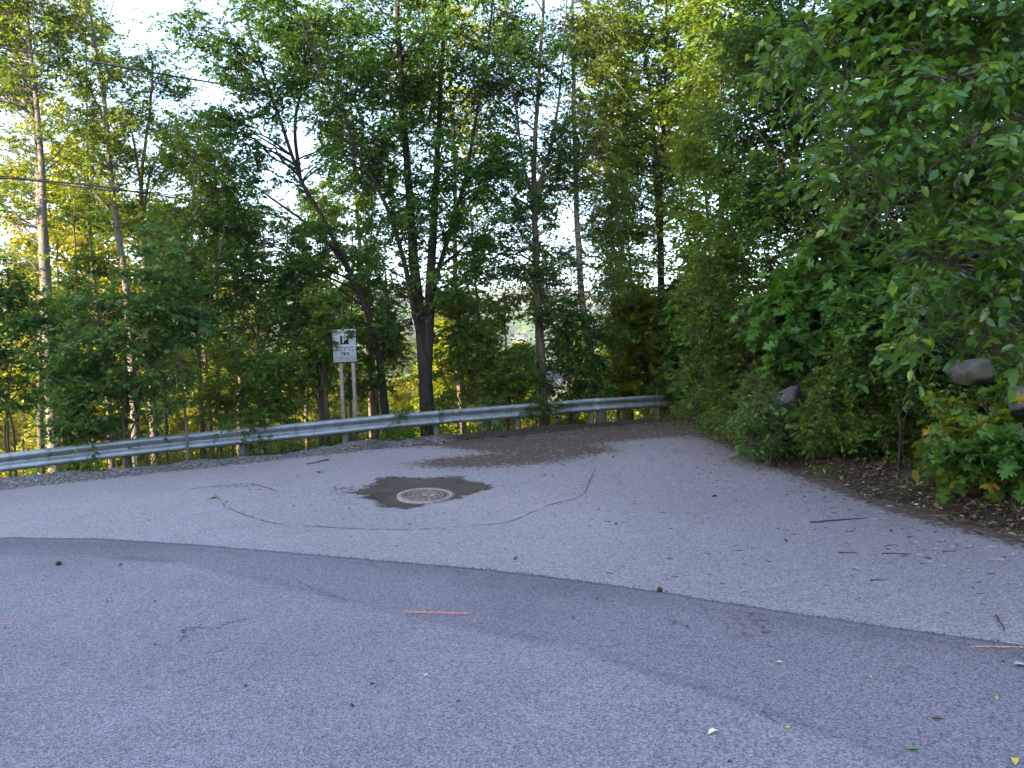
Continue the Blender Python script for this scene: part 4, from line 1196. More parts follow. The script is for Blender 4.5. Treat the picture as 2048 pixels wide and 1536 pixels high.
house(1010, 772, 48, 11, 8, 7.5, .2, 'wall_white', 'roof_dark', 'white house low in the valley, between the thick trunk and the slim grey tree')
house(1225, 735, 46, 9, 8, 7.0, -.3, 'wall_white', 'roof_dark', 'white house with dark roof right of the birch, behind the maple sapling', 3)
house(1110, 690, 95, 9, 8, 8, .1, 'wall_pink', 'roof_red', 'pinkish house with red roof right of the slim grey tree')
house(620, 620, 210, 16, 9, 10, .3, 'wall_pink', 'roof_red', 'pinkish house far away, left of the leaning trunk')
house(660, 672, 260, 12, 8, 8, -.2, 'wall_red', 'roof_red', 'red house seen left of the parking sign', 3)
house(730, 655, 240, 14, 9, 9, .15, 'wall_pink', 'roof_red', 'pinkish house right of the parking sign', 4)
house(800, 665, 270, 15, 9, 9, -.1, 'wall_white', 'roof_red', 'white house with red roof immediately left of the thick trunk', 4)
house(985, 655, 230, 15, 9, 9, .25, 'wall_white', 'roof_dark', 'white house on the far hillside in the gap right of the thick trunk', 4)
house(1040, 668, 260, 14, 9, 9, -.3, 'wall_white', 'roof_dark', 'pale house on the far hillside left of the slim grey trunk', 4)

# ------------------------------------------------------------------ overhead cables
def cable(pts, r, label):
    c = catmull([P(*p) for p in pts], 60)
    b = c[0].copy()
    e = MB().tube(c - b, r, 6).build('overhead_cable', M['cable'], None, True)
    e.location = b
    tag(e, label, 'cable', 'overhead cables through the trees')


cable([(-1100, -60, 12), (-400, 25, 15), (0, 95, 16.6), (187, 124, 17.2), (328, 149, 17.8), (400, 161, 18.4), (512, 180, 19), (700, 212, 21), (1100, 280, 25), (2300, 520, 40)], .019, 'upper black cable crossing the sky gap at top left')
cable([(-1100, 260, 12), (-400, 330, 15), (0, 356, 16.8), (90, 362, 17.2), (200, 373, 17.6), (290, 387, 18), (340, 394, 18.6), (500, 420, 20), (900, 480, 28), (2300, 640, 40)], .020, 'lower thick black cable in front of the golden trees')
cable([(-1100, 252, 12), (-400, 322, 15), (0, 352, 16.8), (90, 365, 17.2), (200, 379, 17.6), (290, 384, 18), (340, 390, 18.6), (500, 412, 20), (900, 470, 28), (2300, 630, 40)], .014, 'thin cable twisted along the lower thick cable')

# ------------------------------------------------------------------ right bank
def rk(name, label, px, py, d, sx_, sy_, sz_, seed):
    import bmesh
    b = bmesh.new()
    bmesh.ops.create_icosphere(b, subdivisions=4, radius=1)
    g = np.random.default_rng(seed)
    co = np.array([v.co for v in b.verts])
    planes = nrm(g.standard_normal((22, 3)))
    h = g.uniform(.5, .92, 22)
    dd = co @ planes.T
    r = np.min(np.where(dd > .05, h[None] / np.maximum(dd, .05), 9), axis=1)
    r = np.minimum(r, 1.05)
    co = co * r[:, None] * np.array((sx_, sy_, sz_))
    co += .03 * np.stack([fbm(co[:, 0] * 5, co[:, 1] * 5 + co[:, 2] * 3, seed + k) for k in range(3)], 1)
    f = np.array([[v.index for v in fc.verts] for fc in b.faces])
    b.free()
    c = P(px, py, d)
    o = mesh(name, co, f, M['rock'], smooth=False)
    o.location = c
    o.rotation_euler = (0, 0, g.uniform(0, 6))
    tag(o, label, 'boulder')
    return o


rk('boulder', 'pale grey boulder half hidden in bushes in the middle of the right bank', 1572, 806, 11.4, .36, .36, .28, 1)
rk('boulder', 'small boulder right behind the pale grey boulder on the bank', 1650, 805, 11.8, .28, .3, .22, 2)
rk('boulder', 'grey boulder above the dark hollow at the right, below the willow', 1945, 738, 8.9, .30, .36, .19, 3)
rk('boulder', 'big brown boulder at the right picture edge beside the maple leaves', 2055, 805, 8.4, .32, .4, .26, 4)
rk('boulder', 'low boulder at the right edge under the yellowing maple', 2035, 885, 8.0, .24, .3, .16, 5)

dn = dict(sub=.42, shoot=.26, up=.25)
bush('dense_shrub', 'dense small-leaved shrub on the bank just right of the rail end', 'shrub', 1450, 14.2,
     [[(1450, 790), (1440, 690), (1430, 560)], [(1455, 790), (1490, 690), (1510, 580)], [(1450, 800), (1400, 740), (1380, 690)], [(1455, 790), (1540, 730), (1570, 680)]],
     [(1450, 570, 90, 90), (1500, 670, 100, 90), (1420, 700, 70, 80), (1550, 560, 80, 80), (1400, 780, 60, 40, 14.5), (1480, 770, 80, 50, 13.6), (1560, 690, 60, 60), (1440, 480, 60, 60), (1455, 830, 55, 25, 13.4)], 'leaf_mid', (140, 6, 4, 9), .062, seed=201, r=.016, **dn)
bush('maple_bush', 'young maple with big pointed leaves in the middle of the right bank', 'maple', 1640, 11.6,
     [[(1640, 780), (1620, 700), (1600, 620)], [(1645, 780), (1670, 690), (1690, 590)], [(1640, 780), (1590, 720), (1560, 670)]],
     [(1620, 620, 85, 50), (1700, 570, 75, 50), (1600, 690, 65, 45), (1680, 660, 60, 45), (1570, 600, 50, 50), (1650, 520, 70, 50)], 'leaf_maple', (60, 4, 3, 5), .145, 'maple', seed=202, bark='bark_dark', droop=.3, sub=.45, shoot=.35)
bush('leafy_bush', 'bush with fine leaves in front of the pale grey boulder', 'bush', 1540, 11.4,
     [[(1540, 900), (1530, 850), (1520, 800)], [(1545, 900), (1570, 860), (1590, 820)], [(1538, 905), (1505, 880)]],
     [(1525, 850, 55, 45), (1560, 870, 45, 30), (1500, 885, 40, 26, 11.6), (1610, 845, 50, 30), (1490, 830, 45, 40, 12.2), (1535, 770, 34, 26, 12.6), (1640, 760, 60, 40, 12.2), (1580, 842, 52, 13, 10.8, .2), (1530, 812, 22, 22, 10.9, .2)], 'leaf_grey', (80, 6, 4, 8), .05, seed=203, sub=.28, shoot=.2, r=.02)
bush('leafy_bush', 'dark bush left of the black hollow in the right bank', 'bush', 1720, 10.6,
     [[(1720, 900), (1710, 830), (1700, 760)], [(1725, 900), (1760, 850), (1790, 800)], [(1720, 905), (1680, 860)]],
     [(1700, 810, 65, 55), (1760, 820, 45, 50), (1680, 865, 50, 28, 10.4), (1740, 870, 40, 22, 10.3), (1650, 845, 40, 40), (1720, 740, 60, 40)], 'leaf_mid', (85, 6, 4, 8), .058, seed=204, sub=.3, shoot=.22, r=.022)
bush('leafy_bush', 'leafy bush above the black hollow, under the overhanging willow', 'bush', 1800, 9.6,
     [[(1800, 860), (1790, 760), (1760, 690)], [(1805, 860), (1840, 760), (1860, 680)], [(1800, 860), (1800, 740), (1810, 640)]],
     [(1780, 700, 75, 50), (1850, 690, 65, 55), (1800, 620, 80, 50), (1730, 640, 50, 50), (1830, 770, 40, 30), (1880, 760, 40, 40)], 'leaf_dark', (80, 6, 4, 8), .07, seed=205, bark='bark_dark', r=.016, **dn)
bush('maple_bush', 'low maple with large bright leaves and some yellow ones at the right edge', 'maple', 1995, 9.0,
     [[(1980, 840, 8.6), (1965, 800, 8.2), (1950, 770, 7.9)], [(2000, 830, 8.6), (2010, 790, 8.1), (2020, 760, 7.8)], [(1980, 850, 8.4), (1940, 860, 7.9)], [(1990, 860, 8.3), (1995, 870, 7.8)]],
     [(1975, 780, 80, 55), (1945, 830, 60, 40), (2010, 840, 60, 45), (1930, 890, 50, 25, 7.7), (2000, 890, 60, 28, 7.6), (1890, 870, 40, 22, 8.2)], 'leaf_maple_yellow', (36, 4, 3, 4), .125, 'maple', seed=206, bark='twig', droop=.25, sub=.32, shoot=.24, r=.014)
bush('maple_seedling', 'maple seedlings with broad leaves sprawling onto the dead leaves at lower right', 'maple', 1990, 7.7,
     [[(1975, 935, 7.5), (1960, 925, 7.3)], [(2000, 930, 7.5), (2015, 915, 7.3)]],
     [(1965, 925, 50, 14, 7.2, .3), (2020, 905, 40, 20, 7.2, .3), (1905, 905, 30, 14, 7.5, .3)], 'leaf_maple', (14, 4, 2, 4), .11, 'maple', seed=207, bark='twig', droop=.2, sub=.22, shoot=.16, r=.009)
bush('yellow_maple_seedling', 'yellowing maple seedling in front of the brown boulder at right', 'maple', 1960, 8.6,
     [[(1945, 900), (1935, 850), (1925, 810)], [(1948, 900), (1980, 850)]],
     [(1930, 835, 45, 20, 7.7, .2), (1975, 870, 45, 25, 7.6, .2), (1880, 810, 25, 15, 7.9, .2)], 'leaf_lime', (9, 3, 2, 4), .075, 'maple', seed=208, bark='twig', droop=.2, sub=.2, shoot=.16, r=.009)

# trees up on the bank
def bank_tree(name, label, root, pts, bl, leafm, n, size, kind, seed, bark='bark_brown', r=.09, sub_f=.55, **kw):
    st = []
    for k, p in enumerate(pts):
        q = [np.array(root) if i == 0 and k == 0 else P(*e) for i, e in enumerate(([None] if k == 0 else []) + p)]
        st.append(stem(np.array(q), r * (1 if k == 0 else sub_f), .008, 30))
    wd, lf = foliage(st, [blob(*a) for a in bl], n[0], n[1], n[2], n[3], size, kind, seed, **kw)
    return plant(name, label, 'tree', st, wd, lf, bark, leafm)


def tz(x, y):
    return (x, y, float(terrain(x, y)) - .2)


bank_tree('bank_tree', 'tall dark-leaved tree on the right bank, left of the overhanging willow', tz(6.0, 13.6), [[(1640, 560, 13.4), (1610, 420, 13.2), (1585, 280, 13), (1570, 120, 13), (1560, -80, 13)], [(1605, 400, 13.2), (1540, 300, 13), (1490, 220, 12.8)]],
          [(1570, 330, 110, 90, 13), (1500, 240, 80, 80, 13), (1600, 200, 110, 80, 13), (1530, 100, 110, 80, 13), (1620, 440, 90, 70, 13), (1540, 420, 80, 60, 13.2), (1640, 60, 110, 90, 13), (1560, -80, 170, 90, 13), (1500, 400, 50, 60, 13.6)], 'leaf_dark', (120, 7, 5, 9), .075, 'ovate', 211, sub=.6, shoot=.36)
bank_tree('lime_tree', 'tree with broad leaves between the twin-stemmed tree and the bank, lit at the top', tz(5.3, 17.2), [[(1470, 640, 16.8), (1450, 500, 16.6), (1440, 360, 16.6), (1440, 200, 16.6), (1450, 30, 16.6), (1455, -120, 16.6)], [(1445, 420, 16.6), (1480, 330, 16.4), (1500, 250, 16.3)]],
          [(1440, 430, 70, 60, 16.6), (1480, 330, 60, 60, 16.5), (1410, 330, 40, 50, 16.6), (1460, 120, 80, 60, 16.5), (1400, 240, 40, 40, 16.4), (1500, 440, 60, 50, 16.4), (1450, 20, 80, 60, 16.6), (1440, 540, 70, 50, 16.4), (1460, -90, 120, 60, 16.6)], 'leaf_light', (85, 6, 4, 8), .105, 'ovate', 212, sub=.6, shoot=.4)
bank_tree('bank_tree', 'shady tree with visible pale trunk high on the bank at upper right', tz(8.6, 11.4), [[(1990, 560, 11.2), (1960, 380, 11), (1940, 200, 11), (1925, 40, 11), (1915, -150, 11)], [(1950, 290, 11), (1880, 180, 10.8), (1820, 80, 10.6)]],
          [(1850, 150, 130, 110, 11), (1960, 90, 130, 110, 11), (1760, 80, 110, 100, 11), (1760, 260, 100, 90, 11.4), (1870, 320, 110, 70, 11.6), (2020, 260, 100, 110, 11), (1880, -80, 220, 90, 11), (1740, 400, 100, 80, 11.6), (1860, 460, 120, 80, 11.6), (2010, 450, 100, 90, 11.4), (1700, 180, 70, 90, 11.3)], 'leaf_dark', (150, 7, 5, 8), .075, 'ovate', 213, bark='bark_grey', sub=.65, shoot=.36)
bank_tree('bank_tree', 'shady tree on the bank behind the big-leaved young maple', tz(7.0, 13.0), [[(1730, 560, 12.6), (1720, 420, 12.4), (1710, 280, 12.4), (1700, 120, 12.4)]],
          [(1680, 480, 90, 70, 12.4), (1740, 520, 80, 60, 12.2), (1660, 380, 80, 80, 12.4), (1760, 380, 70, 80, 12.4), (1680, 280, 80, 70, 12.4), (1780, 580, 80, 60, 12.0), (1860, 580, 90, 60, 11.2), (1650, 570, 60, 40, 12.6)], 'leaf_mid', (110, 6, 5, 8), .065, 'ovate', 214, bark='bark_grey', sub=.5, shoot=.3)
bank_tree('bank_tree', 'dark tree closing the top of the bank behind the shady trees', tz(11.5, 13.5), [[(2050, 420, 13.5), (2040, 250, 13.5), (2030, 50, 13.5)]],
          [(2000, 350, 130, 130, 13.5), (2080, 550, 130, 120, 13), (1900, 560, 120, 80, 13), (1990, 120, 150, 120, 13.5), (2100, 200, 120, 200, 13.5), (1980, 650, 110, 60, 12), (1820, 500, 100, 90, 13.5)], 'leaf_dark', (110, 6, 4, 8), .10, 'ovate', 215, sub=.7, shoot=.4)
# overhanging willow, close to the camera
bank_tree('willow_tree', 'near willow with large shiny leaves overhanging the picture from the right', tz(6.9, 5.2),
          [[(2330, 500, 5.4), (2250, 200, 5.4), (2200, -100, 5.3)], [(2280, 300, 5.4), (2130, 330, 5.3), (2020, 400, 5.3), (1930, 490, 5.2), (1880, 560, 5.1)], [(2250, 180, 5.4), (2080, 130, 5.4), (1930, 150, 5.4), (1800, 220, 5.3), (1730, 300, 5.3)],
           [(2220, 0, 5.4), (2050, -60, 5.6), (1850, -20, 5.8), (1680, 60, 6.0), (1540, 110, 6.2)], [(2290, 420, 5.3), (2150, 520, 5.1), (2040, 620, 5.1), (1960, 680, 5.1)], [(2260, 250, 5.4), (2090, 230, 5.2), (1950, 270, 5.1), (1850, 350, 5.1)]],
          [(1890, 500, 110, 55, 5.2, .35), (1760, 240, 80, 50, 5.3, .35), (1960, 170, 100, 60, 5.4, .4), (1650, 90, 110, 50, 6.0, .4), (1800, 20, 130, 60, 5.8, .5), (2000, 400, 80, 70, 5.2, .4), (1990, 620, 80, 60, 5.1, .35), (1980, 300, 50, 40, 5.1, .3),
           (1560, 120, 60, 40, 6.2, .3), (2000, 30, 100, 80, 5.6, .5), (1870, 640, 60, 30, 5.2, .25), (2030, 520, 50, 70, 5.1, .3), (1770, 130, 90, 50, 5.5, .4), (1700, 330, 60, 30, 5.3, .3), (1830, 440, 60, 30, 5.2, .25)],
          'leaf_gloss', (76, 5, 3, 7), .082, 'ovate', 216, bark='bark_brown', sub=.36, shoot=.28, droop=.28, limb_r=.009, up=-.1, r=.09, sub_f=.26, sub_r=.0035)

# weeds, grass and ground cover
def scatter_ground(n, fn_ok, x0, x1, y0, y1, seed):
    g = np.random.default_rng(seed)
    x = g.uniform(x0, x1, n); y = g.uniform(y0, y1, n)
    k = g.random(n) < fn_ok(x, y)
    return x[k], y[k], g


def weeds(name, label, n, ok, box, size, kind, leafm, seed, h=(.05, .3), per=14, spread=.14):
    x, y, g = scatter_ground(n, ok, *box, seed)
    z = terrain(x, y)
    m = len(x)
    hh = g.uniform(h[0], h[1], m)
    k = np.repeat(np.arange(m), per)
    u = g.random(len(k))
    pos = np.stack([x[k] + spread * g.standard_normal(len(k)), y[k] + spread * g.standard_normal(len(k)), z[k] + hh[k] * u], 1)
    d = g.standard_normal((len(k), 3)) * np.array((1, 1, .35)) + np.array((0, 0, .15))
    nv = np.array((0, 0, 1.)) + .5 * g.standard_normal((len(k), 3))
    V, fs = leaves(pos, d, nv, size * np.clip(1 + .3 * g.standard_normal(len(k)), .4, 1.7), kind, g)
    return tag(mesh(name, V, fs, M[leafm]), kind='stuff', label=label)


def edist(x, y):
    return x - bankx(y)


weeds('ground_cover', 'low green weeds covering the foot of the right bank', 5600, lambda x, y: sst(0, .5, edist(x, y) - .25 * sst(14, 10, y) - .5 * sst(10, 8, y)) * (vnoise(x * 1.5, y * 1.5, 4) > .28), (4, 9, 7.5, 24), .05, 'ovate', 'leaf_mid', 301, (.03, .30))
weeds('ground_cover', 'sparse weeds at the far corner of the lay-by', 900, lambda x, y: (vnoise(x * 2, y * 2, 6) > .45) * sst(-.9, .3, edist(x, y)), (2.8, 5, 15, 20.5), .05, 'ovate', 'leaf_light', 302, (.02, .22))
weeds('ground_cover', 'green weeds on the slope under the guardrail', 5200, lambda x, y: (ts(x, y)[1] > .35) * (ts(x, y)[1] < 7) * (vnoise(x * 1.2, y * 1.2, 7) > .3), (-14, 6, 8, 26), .075, 'ovate', 'leaf_mid', 303, (.05, .75), 18, .2)
weeds('ground_cover', 'yellow green undergrowth further down the slope', 5200, lambda x, y: (ts(x, y)[1] > 5) * (ts(x, y)[1] < 34) * 1.0, (-34, 26, 14, 60), .22, 'quad', 'leaf_lime', 304, (.1, 2.4), 18, .5)


def grass(label, n, ok, box, seed, L=(.15, .45), per=16):
    x, y, g = scatter_ground(n, ok, *box, seed)
    k = np.repeat(np.arange(len(x)), per)
    px_ = x[k] + .06 * g.standard_normal(len(k)); py_ = y[k] + .06 * g.standard_normal(len(k))
    pos = np.stack([px_, py_, terrain(px_, py_) - .02], 1)
    d = g.standard_normal((len(k), 3)) * .35 + np.array((0, 0, 1.))
    nv = g.standard_normal((len(k), 3))
    V, fs = leaves(pos, d, nv, g.uniform(L[0], L[1], len(k)), 'blade', g)
    return tag(mesh('grass', V, fs, M['grass']), kind='stuff', label=label)


grass('long grass under and behind the guardrail', 1500, lambda x, y: (ts(x, y)[1] > .05) * (ts(x, y)[1] < 2.2) * (vnoise(x * 1.1, y * 1.1, 12) > .45), (-14, 4, 8, 20), 311, (.2, .6))
grass('grass tufts among dead leaves at the bank foot', 130, lambda x, y: sst(-.1, .5, edist(x, y)) * (vnoise(x * 2, y * 2, 14) > .6), (4, 6, 6.5, 18), 312, (.1, .28), 12)


def litter(label, n, ok, box, size, leafm, seed, fn=None, kind='ovate', lift=.006, name='leaf_litter'):
    x, y, g = scatter_ground(n, ok, *box, seed)
    z = np.maximum(terrain(x, y), surf(x, y)) + lift * (1 + 2.5 * g.random(len(x)))
    d = g.standard_normal((len(x), 3)) * np.array((1, 1, .18)); nv = np.array((0, 0, 1.)) + .35 * g.standard_normal((len(x), 3))
    V, fs = leaves(np.stack([x, y, z], 1), d, nv, size * np.clip(1 + .4 * g.standard_normal(len(x)), .3, 2.2), kind, g)
    return tag(mesh(name, V, fs, M[leafm]), kind='stuff', label=label)


litter('dead leaves covering the foot of the right bank', 46000, lambda x, y: sst(-.35, .15, edist(x, y) + .3 * fbm(x * 2, y * 2, 15)) * sst(3.0, 1.2, edist(x, y)), (3.6, 8, 4.5, 20), .05, 'litter', 321, lift=.014, kind='lance')
litter('small leaf bits blown onto the pale asphalt near the bank', 6000, lambda x, y: (y > np.interp(x, xs, yed)) * (np.exp(-np.abs(edist(x, y)) / 1.0) * .9 + .02) * (edist(x, y) < .1), (-6, 6, 4, 20), .036, 'litter', 322, lift=.004)
litter('brown leaf litter gathered at the far end of the lay-by', 9000, lambda x, y: np.clip(sst(-2.6, -.6, ts(x, y)[1]) * sst(-.5, 4, ts(x, y)[0]), 0, 1) * (vnoise(x * 2.2, y * 2.2, 16) > .42), (-3, 5, 12, 20), .05, 'litter', 323, lift=.004)
litter('scattered specks of litter on both road surfaces', 1300, lambda x, y: .35 + .65 * sst(-3, 4, x), (-7, 5, 2.6, 14), .024, 'litter', 324, lift=.004)


def twigs(label, n, ok, box, L, seed, rad=.003):
    x, y, g = scatter_ground(n, ok, *box, seed)
    m = len(x)
    a = g.uniform(0, 6.28, m); l = g.uniform(.3, 1, m) * L
    u = np.linspace(-.5, .5, 5)
    cx_ = x[:, None] + np.cos(a)[:, None] * l[:, None] * u + .03 * l[:, None] * g.standard_normal((m, 5)); cy_ = y[:, None] + np.sin(a)[:, None] * l[:, None] * u + .06 * l[:, None] * g.standard_normal((m, 5))
    cz_ = np.maximum(terrain(cx_, cy_), surf(cx_, cy_)) + rad * 1.6
    V, q, _ = tubes(np.stack([cx_, cy_, cz_], 2), np.full((m, 5), rad) * g.uniform(.6, 1.3, (m, 1)), 4)
    return tag(mesh('twig_litter', V, q, M['twig']), kind='stuff', label=label)


twigs('fine dead twigs lying on the pale asphalt near the bank', 3200, lambda x, y: (y > np.interp(x, xs, yed)) * (np.exp(-np.abs(edist(x, y)) / 1.5) + .05), (-5, 6, 4, 19), .07, 331, .0028)
twigs('dead twigs among the leaves at the bank foot', 1400, lambda x, y: sst(-.1, .4, edist(x, y)) * sst(2.5, 1, edist(x, y)), (4, 7, 5.5, 20), .35, 332, .004)

# loose gravel
x, y, g = scatter_ground(5200, lambda x, y: np.exp(-((ts(x, y)[1] + .55) / .5) ** 2) * sst(5, -2, ts(x, y)[0]), -10, 3, 9, 19, 341)
t_, s_ = ts(x, y)
hump_ = .10 * np.exp(-((s_ + .45) / .42) ** 2) * (.8 + .7 * fbm(t_ * .7, s_ * .7, 51)) - .035 + .05 * fbm(t_ * 5, s_ * 5, 52) * np.exp(-((s_ + .4) / .6) ** 2) + .025 * fbm(t_ * 1.3, s_ * 1.3, 55)
z = np.maximum(base(x, y) + hump_ - .5 * np.maximum(s_ - .1, 0) ** 1.3, base(x, y)) + .004
oc = np.array([(1, 0, 0), (-1, 0, 0), (0, 1, 0), (0, -1, 0), (0, 0, 1), (0, 0, -1)], float)
of = np.array([(0, 2, 4), (2, 1, 4), (1, 3, 4), (3, 0, 4), (2, 0, 5), (1, 2, 5), (3, 1, 5), (0, 3, 5)])
sz = g.uniform(.006, .022, (len(x), 1, 1))
V = np.stack([x, y, z], 1)[:, None] + oc[None] * sz * g.uniform(.6, 1.3, (len(x), 6, 1))
tag(mesh('gravel', V.reshape(-1, 3), (of[None] + (np.arange(len(x)) * 6)[:, None, None]).reshape(-1, 3), M['gravel'], attrs=None), kind='stuff', label='loose grey gravel stones along the verge')


# crumbs of asphalt along the laid edge
g = np.random.default_rng(351)
cx_ = g.uniform(-6.5, 4, 2600)
cy_ = np.interp(cx_, xs, yed) + np.abs(g.normal(0, .035, 2600)) + .006
sz = g.uniform(.0025, .0075, (2600, 1, 1))
V = np.stack([cx_, cy_, base(cx_, cy_) + .002], 1)[:, None] + oc[None] * sz * g.uniform(.6, 1.3, (2600, 6, 1))
tag(mesh('gravel', V.reshape(-1, 3), (of[None] + (np.arange(2600) * 6)[:, None, None]).reshape(-1, 3), M['crack']), kind='stuff', label='dark crumbs along the edge of the newer asphalt')


# ------------------------------------------------------------------ single things on the road
def on_road(px, py):
    p = ground(px, py)
    p[2] = float(surf(p[0], p[1]))
    return p


def strip(name, a, b, w, mat, label, cat, seed):
    p, q = on_road(*a), on_road(*b)
    g = np.random.default_rng(seed)
    n = 110
    u = np.linspace(0, 1, n)[:, None]
    c = p[:2] * (1 - u) + q[:2] * u
    d = nrm((q - p)[None, :2])[0]; nn = np.array((-d[1], d[0]))
    wu = w * (.6 + .7 * vnoise(np.arange(n) * .45, np.zeros(n), seed))[:, None] * np.minimum(1, 7 * np.minimum(u, 1 - u) + .25)
    V = np.concatenate([np.concatenate([c + nn * wu * k, surf(*(c + nn * wu * k).T)[:, None] + .0045], 1) for k in (-1, 1)])
    i = np.arange(n - 1)
    f = np.stack([i, i + 1, i + 1 + n, i + n], 1)
    f = f[g.random(len(f)) > .22]
    o = mesh(name, V - p, f, mat)
    o.location = p
    tag(o, label, cat)


strip('paint_mark', (805, 1229), (942, 1233), .022, M['orange'], 'orange sprayed dash on the dark road near the middle', 'paint mark', 1)
strip('paint_mark', (-40, 1252), (28, 1253), .012, M['orange'], 'faint orange sprayed dash at the left picture edge of the road', 'paint mark', 2)
strip('paint_mark', (1935, 1300), (2120, 1302), .012, M['orange'], 'orange sprayed line crossing the road edge at the right picture edge', 'paint mark', 3)


def cone(px, py, label, s, seed):
    p = on_road(px, py)
    g = np.random.default_rng(seed)
    mb = MB()
    V, q, c = tubes(np.array([[(-.9, 0, 0), (-.5, 0, 0), (0, 0, 0), (.6, 0, 0), (1, 0, 0)]]) * s, np.array([[.15, .5, .62, .4, .08]]) * s, 8)
    mb.add(V, q)
    k = np.arange(70); t = k / 70
    a = k * 2.4
    rad = np.interp(t, [0, .3, .6, 1], [.35, .62, .55, .15]) * s
    pos = np.stack([(-.8 + 1.7 * t) * s, np.cos(a) * rad, np.sin(a) * rad], 1)
    d = np.stack([.6 + 0 * t, np.cos(a), np.sin(a)], 1)
    nv = np.stack([-1 + 0 * t, np.cos(a) * .6, np.sin(a) * .6], 1)
    V, fs = leaves(pos, d, nv, np.full(70, .42 * s), 'quad', g)
    mb.add(V * 1.0, *fs)
    o = mb.build('pine_cone', M['cone'])
    o.location = (p[0], p[1], p[2] + .55 * s); o.rotation_euler = (g.uniform(0, 1), .1, g.uniform(0, 6))
    tag(o, label, 'pine cone')


cone(117, 1134, 'dark pine cone lying on the road at left', .028, 1)
cone(1320, 1188, 'dark pine cone lying at the edge of the dark road right of centre', .024, 2)


def stick(a, b, r, label, mat='twig', seed=1):
    p, q = on_road(*a), on_road(*b)
    g = np.random.default_rng(seed)
    u = np.linspace(0, 1, 9)[:, None]
    c = p * (1 - u) + q * u
    c[:, :2] += .025 * np.linalg.norm(q - p) * g.standard_normal((9, 2))
    c[:, 2] = np.maximum(surf(c[:, 0], c[:, 1]), terrain(c[:, 0], c[:, 1])) + r * 1.1
    o = MB().tube(c - p, np.linspace(r, r * .5, 9), 6).build('stick', M[mat], None, True)
    o.location = p
    tag(o, label, 'stick')


stick((1620, 1046), (1730, 1038), .009, 'straight red-brown stick on the pale asphalt at right', 'twig_red', 1)
stick((1677, 1106), (1715, 1107), .006, 'short red-brown stick below the straight red-brown stick', 'twig_red', 2)
stick((1760, 1108), (1822, 1109), .006, 'dark stick on the pale asphalt beside the pale chalky spots', 'twig', 3)
stick((1885, 1104), (1915, 1103), .005, 'short dark stick among the pale chalky spots', 'twig', 4)
stick((1054, 866), (1082, 858), .02, 'dark rotting stick in the dirt at the far end of the lay-by', 'twig', 5)
stick((1740, 1162), (1775, 1160), .005, 'bent dark twig below the two sticks at right', 'twig', 6)
stick((1992, 1232), (2010, 1262), .006, 'curled brown twig near the right picture edge', 'twig', 7)
stick((660, 920), (612, 930), .012, 'dark strip of bark near the verge below the parking sign', 'twig', 8)


def leaf_thing(px, py, size, mat, label, rz, kind='ovate', curl=1.0):
    p = on_road(px, py)
    T, fs = LEAF[kind]
    V = T.copy(); V[:, 2] = V[:, 2] * 2.2 * curl + .10
    o = mesh('fallen_leaf', V * size, [np.array(f) for f in fs], M[mat])
    o.location = (p[0], p[1], p[2] + .004); o.rotation_euler = (0, 0, rz)
    tag(o, label, 'leaf', 'single fallen leaves on the road')


for a in [(1436, 1472, .055, 'leaf_cream', 'curled cream leaf at the bottom of the picture', 2.0), (1579, 1468, .03, 'leaf_yellow', 'small bright yellow leaf at the bottom, right of the curled cream leaf', .3), (1840, 1512, .05, 'leaf_green1', 'green leaf at the bottom right', 1.2),
          (2025, 1340, .075, 'leaf_pale', 'large pale leaf turned upside down near the right picture edge', 4.4), (2030, 1528, .05, 'leaf_yellow', 'yellow leaf in the bottom right corner', 2.6), (1566, 1334, .035, 'leaf_cream', 'pale curled leaf on the dark road right of centre', 1.0),
          (1494, 1185, .05, 'leaf_pale', 'pale blue-green leaf on the pale asphalt right of the pine cone', 1.5), (435, 997, .10, 'leaf_green1', 'green leaf cluster on the asphalt left of the drain', 1.5), (643, 946, .11, 'leaf_green1', 'green leaf cluster on the asphalt below the parking sign', .9),
          (1715, 1141, .045, 'leaf_pale', 'pale leaf below the dark sticks at right', .4), (1745, 1365, .03, 'leaf_yellow', 'small yellow leaf among litter on the dark road at right', .4), (1355, 1250, .05, 'litter', 'brown dead leaf on the dark road below the pine cone', 2.3),
          (222, 1208, .045, 'leaf_pale', 'whitish leaf on the road below the left pine cone', 1.3), (858, 1357, .03, 'leaf_cream', 'tiny cream leaf on the bare road at bottom centre', 2.), (925, 1148, .04, 'leaf_pale', 'pale leaf at the road edge below the drain', 1.2),
          (1655, 1172, .04, 'leaf_pale', 'small light leaf on the pale asphalt above the road edge at right', .2), (1990, 1403, .03, 'leaf_yellow', 'yellow leaf below the upside-down pale leaf', 3.), (1888, 1450, .05, 'litter', 'brown dead leaf on the dark road at lower right', 1.)]:
    leaf_thing(*a)

